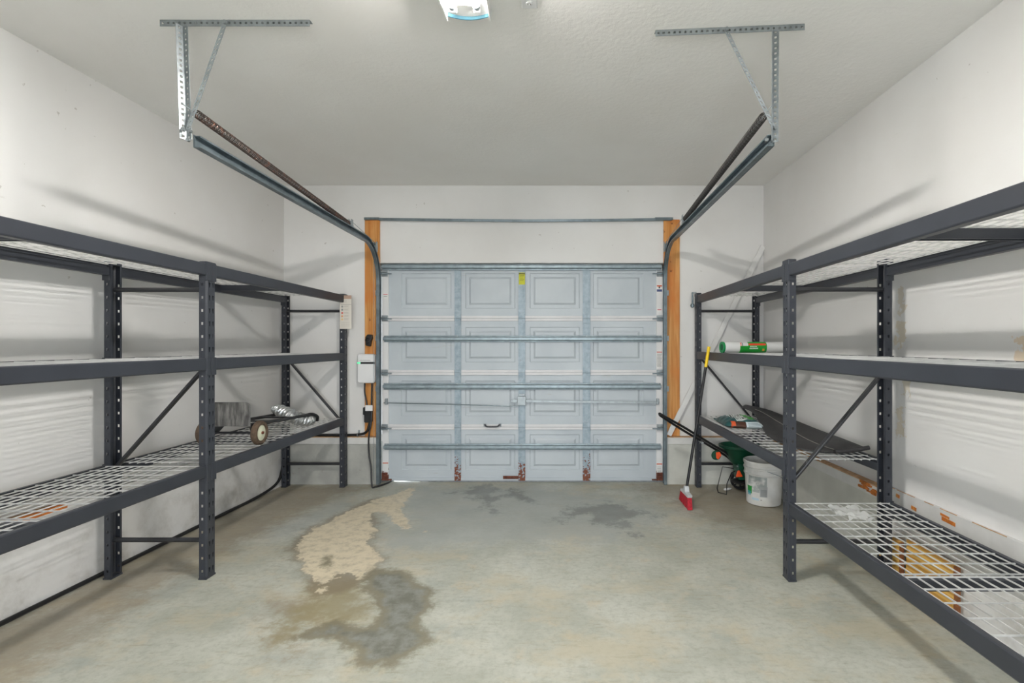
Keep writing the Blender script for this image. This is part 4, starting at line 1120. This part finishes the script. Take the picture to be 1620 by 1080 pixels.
b = MB(); b.prism([(-.012, .03), (.022, .034), (.036, .004), (.010, -.034), (-.010, -.022)], lambda x, z: (lv.x+.006+x, lv.y-.020, lv.z+z), lambda x, z: (lv.x+.006+x, lv.y-.008, lv.z+z)); b.build('lever', M['orange'], ld, bevel=.003, label='orange rate lever')
b = MB(); b.prism([(-.030, -.018), (.034, -.014), (.004, .044), (-.012, .040)], lambda x, z: (hx-.032+x, hy-.082, .182+z), lambda x, z: (hx-.032+x, hy-.068, .182+z)); b.build('gate_flap', M['orange'], sp_, bevel=.003, label='orange gate flap')
MB().cyl((hx-.045, hy-.075, .262), (hx-.045, hy-.060, .262), .006, n=10).build('screw', M['zinc'], sp_)
st = [Vector((1.62, 4.65, .235)), P(1143, 738, 4.66), P(1134.5, 772, 4.68), Vector((1.487, 4.68, .008)), Vector((1.545, 4.62, .006)), P(1150, 765, 4.66), P(1157, 748, 4.68), Vector((1.65, 4.70, .20))]
MB().tube(st, .0045, 8).build('stand_wire', M['black'], sp_, smooth=True)
g = G(1151, 775.5)
b = MB(); b.lathe([(.005, -.045), (.014, -.035), (.016, 0), (.012, .03), (.006, .045)], (g.x, g.y, .013), (1, .5, 0), 12, sy=.7); tag(b.build('plastic_scrap', M['whiteplastic'], smooth=True), 'small white plastic scrap on the floor by the spreader', 'scrap')

# ------------------------------------------------------------------ scrap lumber under the near right shelf
def lumber(x0, x1, y0, y1, h, label, planks):
    th = thing('scrap_lumber', ((x0+x1)/2, y0, 0), label, 'lumber', 'lumber offcuts against the wall')
    z = 0.0
    for i, f in enumerate(planks):
        z2 = z+h*f
        o = MB().box(x0+.002*(i % 2), x1, y0, y1-.006*i, z+.001, z2).build('board', M['lumber'], th, bevel=.002)
        MB().box(x0+.002*(i % 2)+.001, x1-.001, y0-.003, y0+.0005, z+.002, z2-.001).build('end_grain', M['lumber_end'], o)
        z = z2
    return th
lumber(1.967, 1.997, 2.915, 3.095, .235, 'short yellow lumber offcut behind the wall-side post of the rack', (.5, .5))
lb = lumber(1.992, 2.028, 2.545, 2.90, .262, 'longer yellow lumber offcut under the near wire shelf', (.36, .34, .30))
p = (1.999, 2.541); MB().box(p[0], p[0]+.026, 2.5405, 2.5415, .150, .180).build('price_tag', M['whiteplastic'], lb, label='white paper tag')
# crumpled clear plastic beside the near shelf's end
pm = N('clear_plastic_film'); pm.b.inputs['Base Color'].default_value = C(214, 216, 214); pm.set(.2); pm.b.inputs['Alpha'].default_value = .5
rnd = random.Random(11)
b = MB(); b.grid(lambda u, v: (1.50+.15*u+.012*math.sin(9*v), 2.60+.22*v+.01*math.sin(8*u), .4665+.020*abs(math.sin(5*u+7*v))*(rnd.random()*.7+.3)), 12, 14)
tag(b.build('plastic_film', pm.m, smooth=True, angle=30), 'crumpled clear plastic film on the near low wire shelf', 'plastic film')
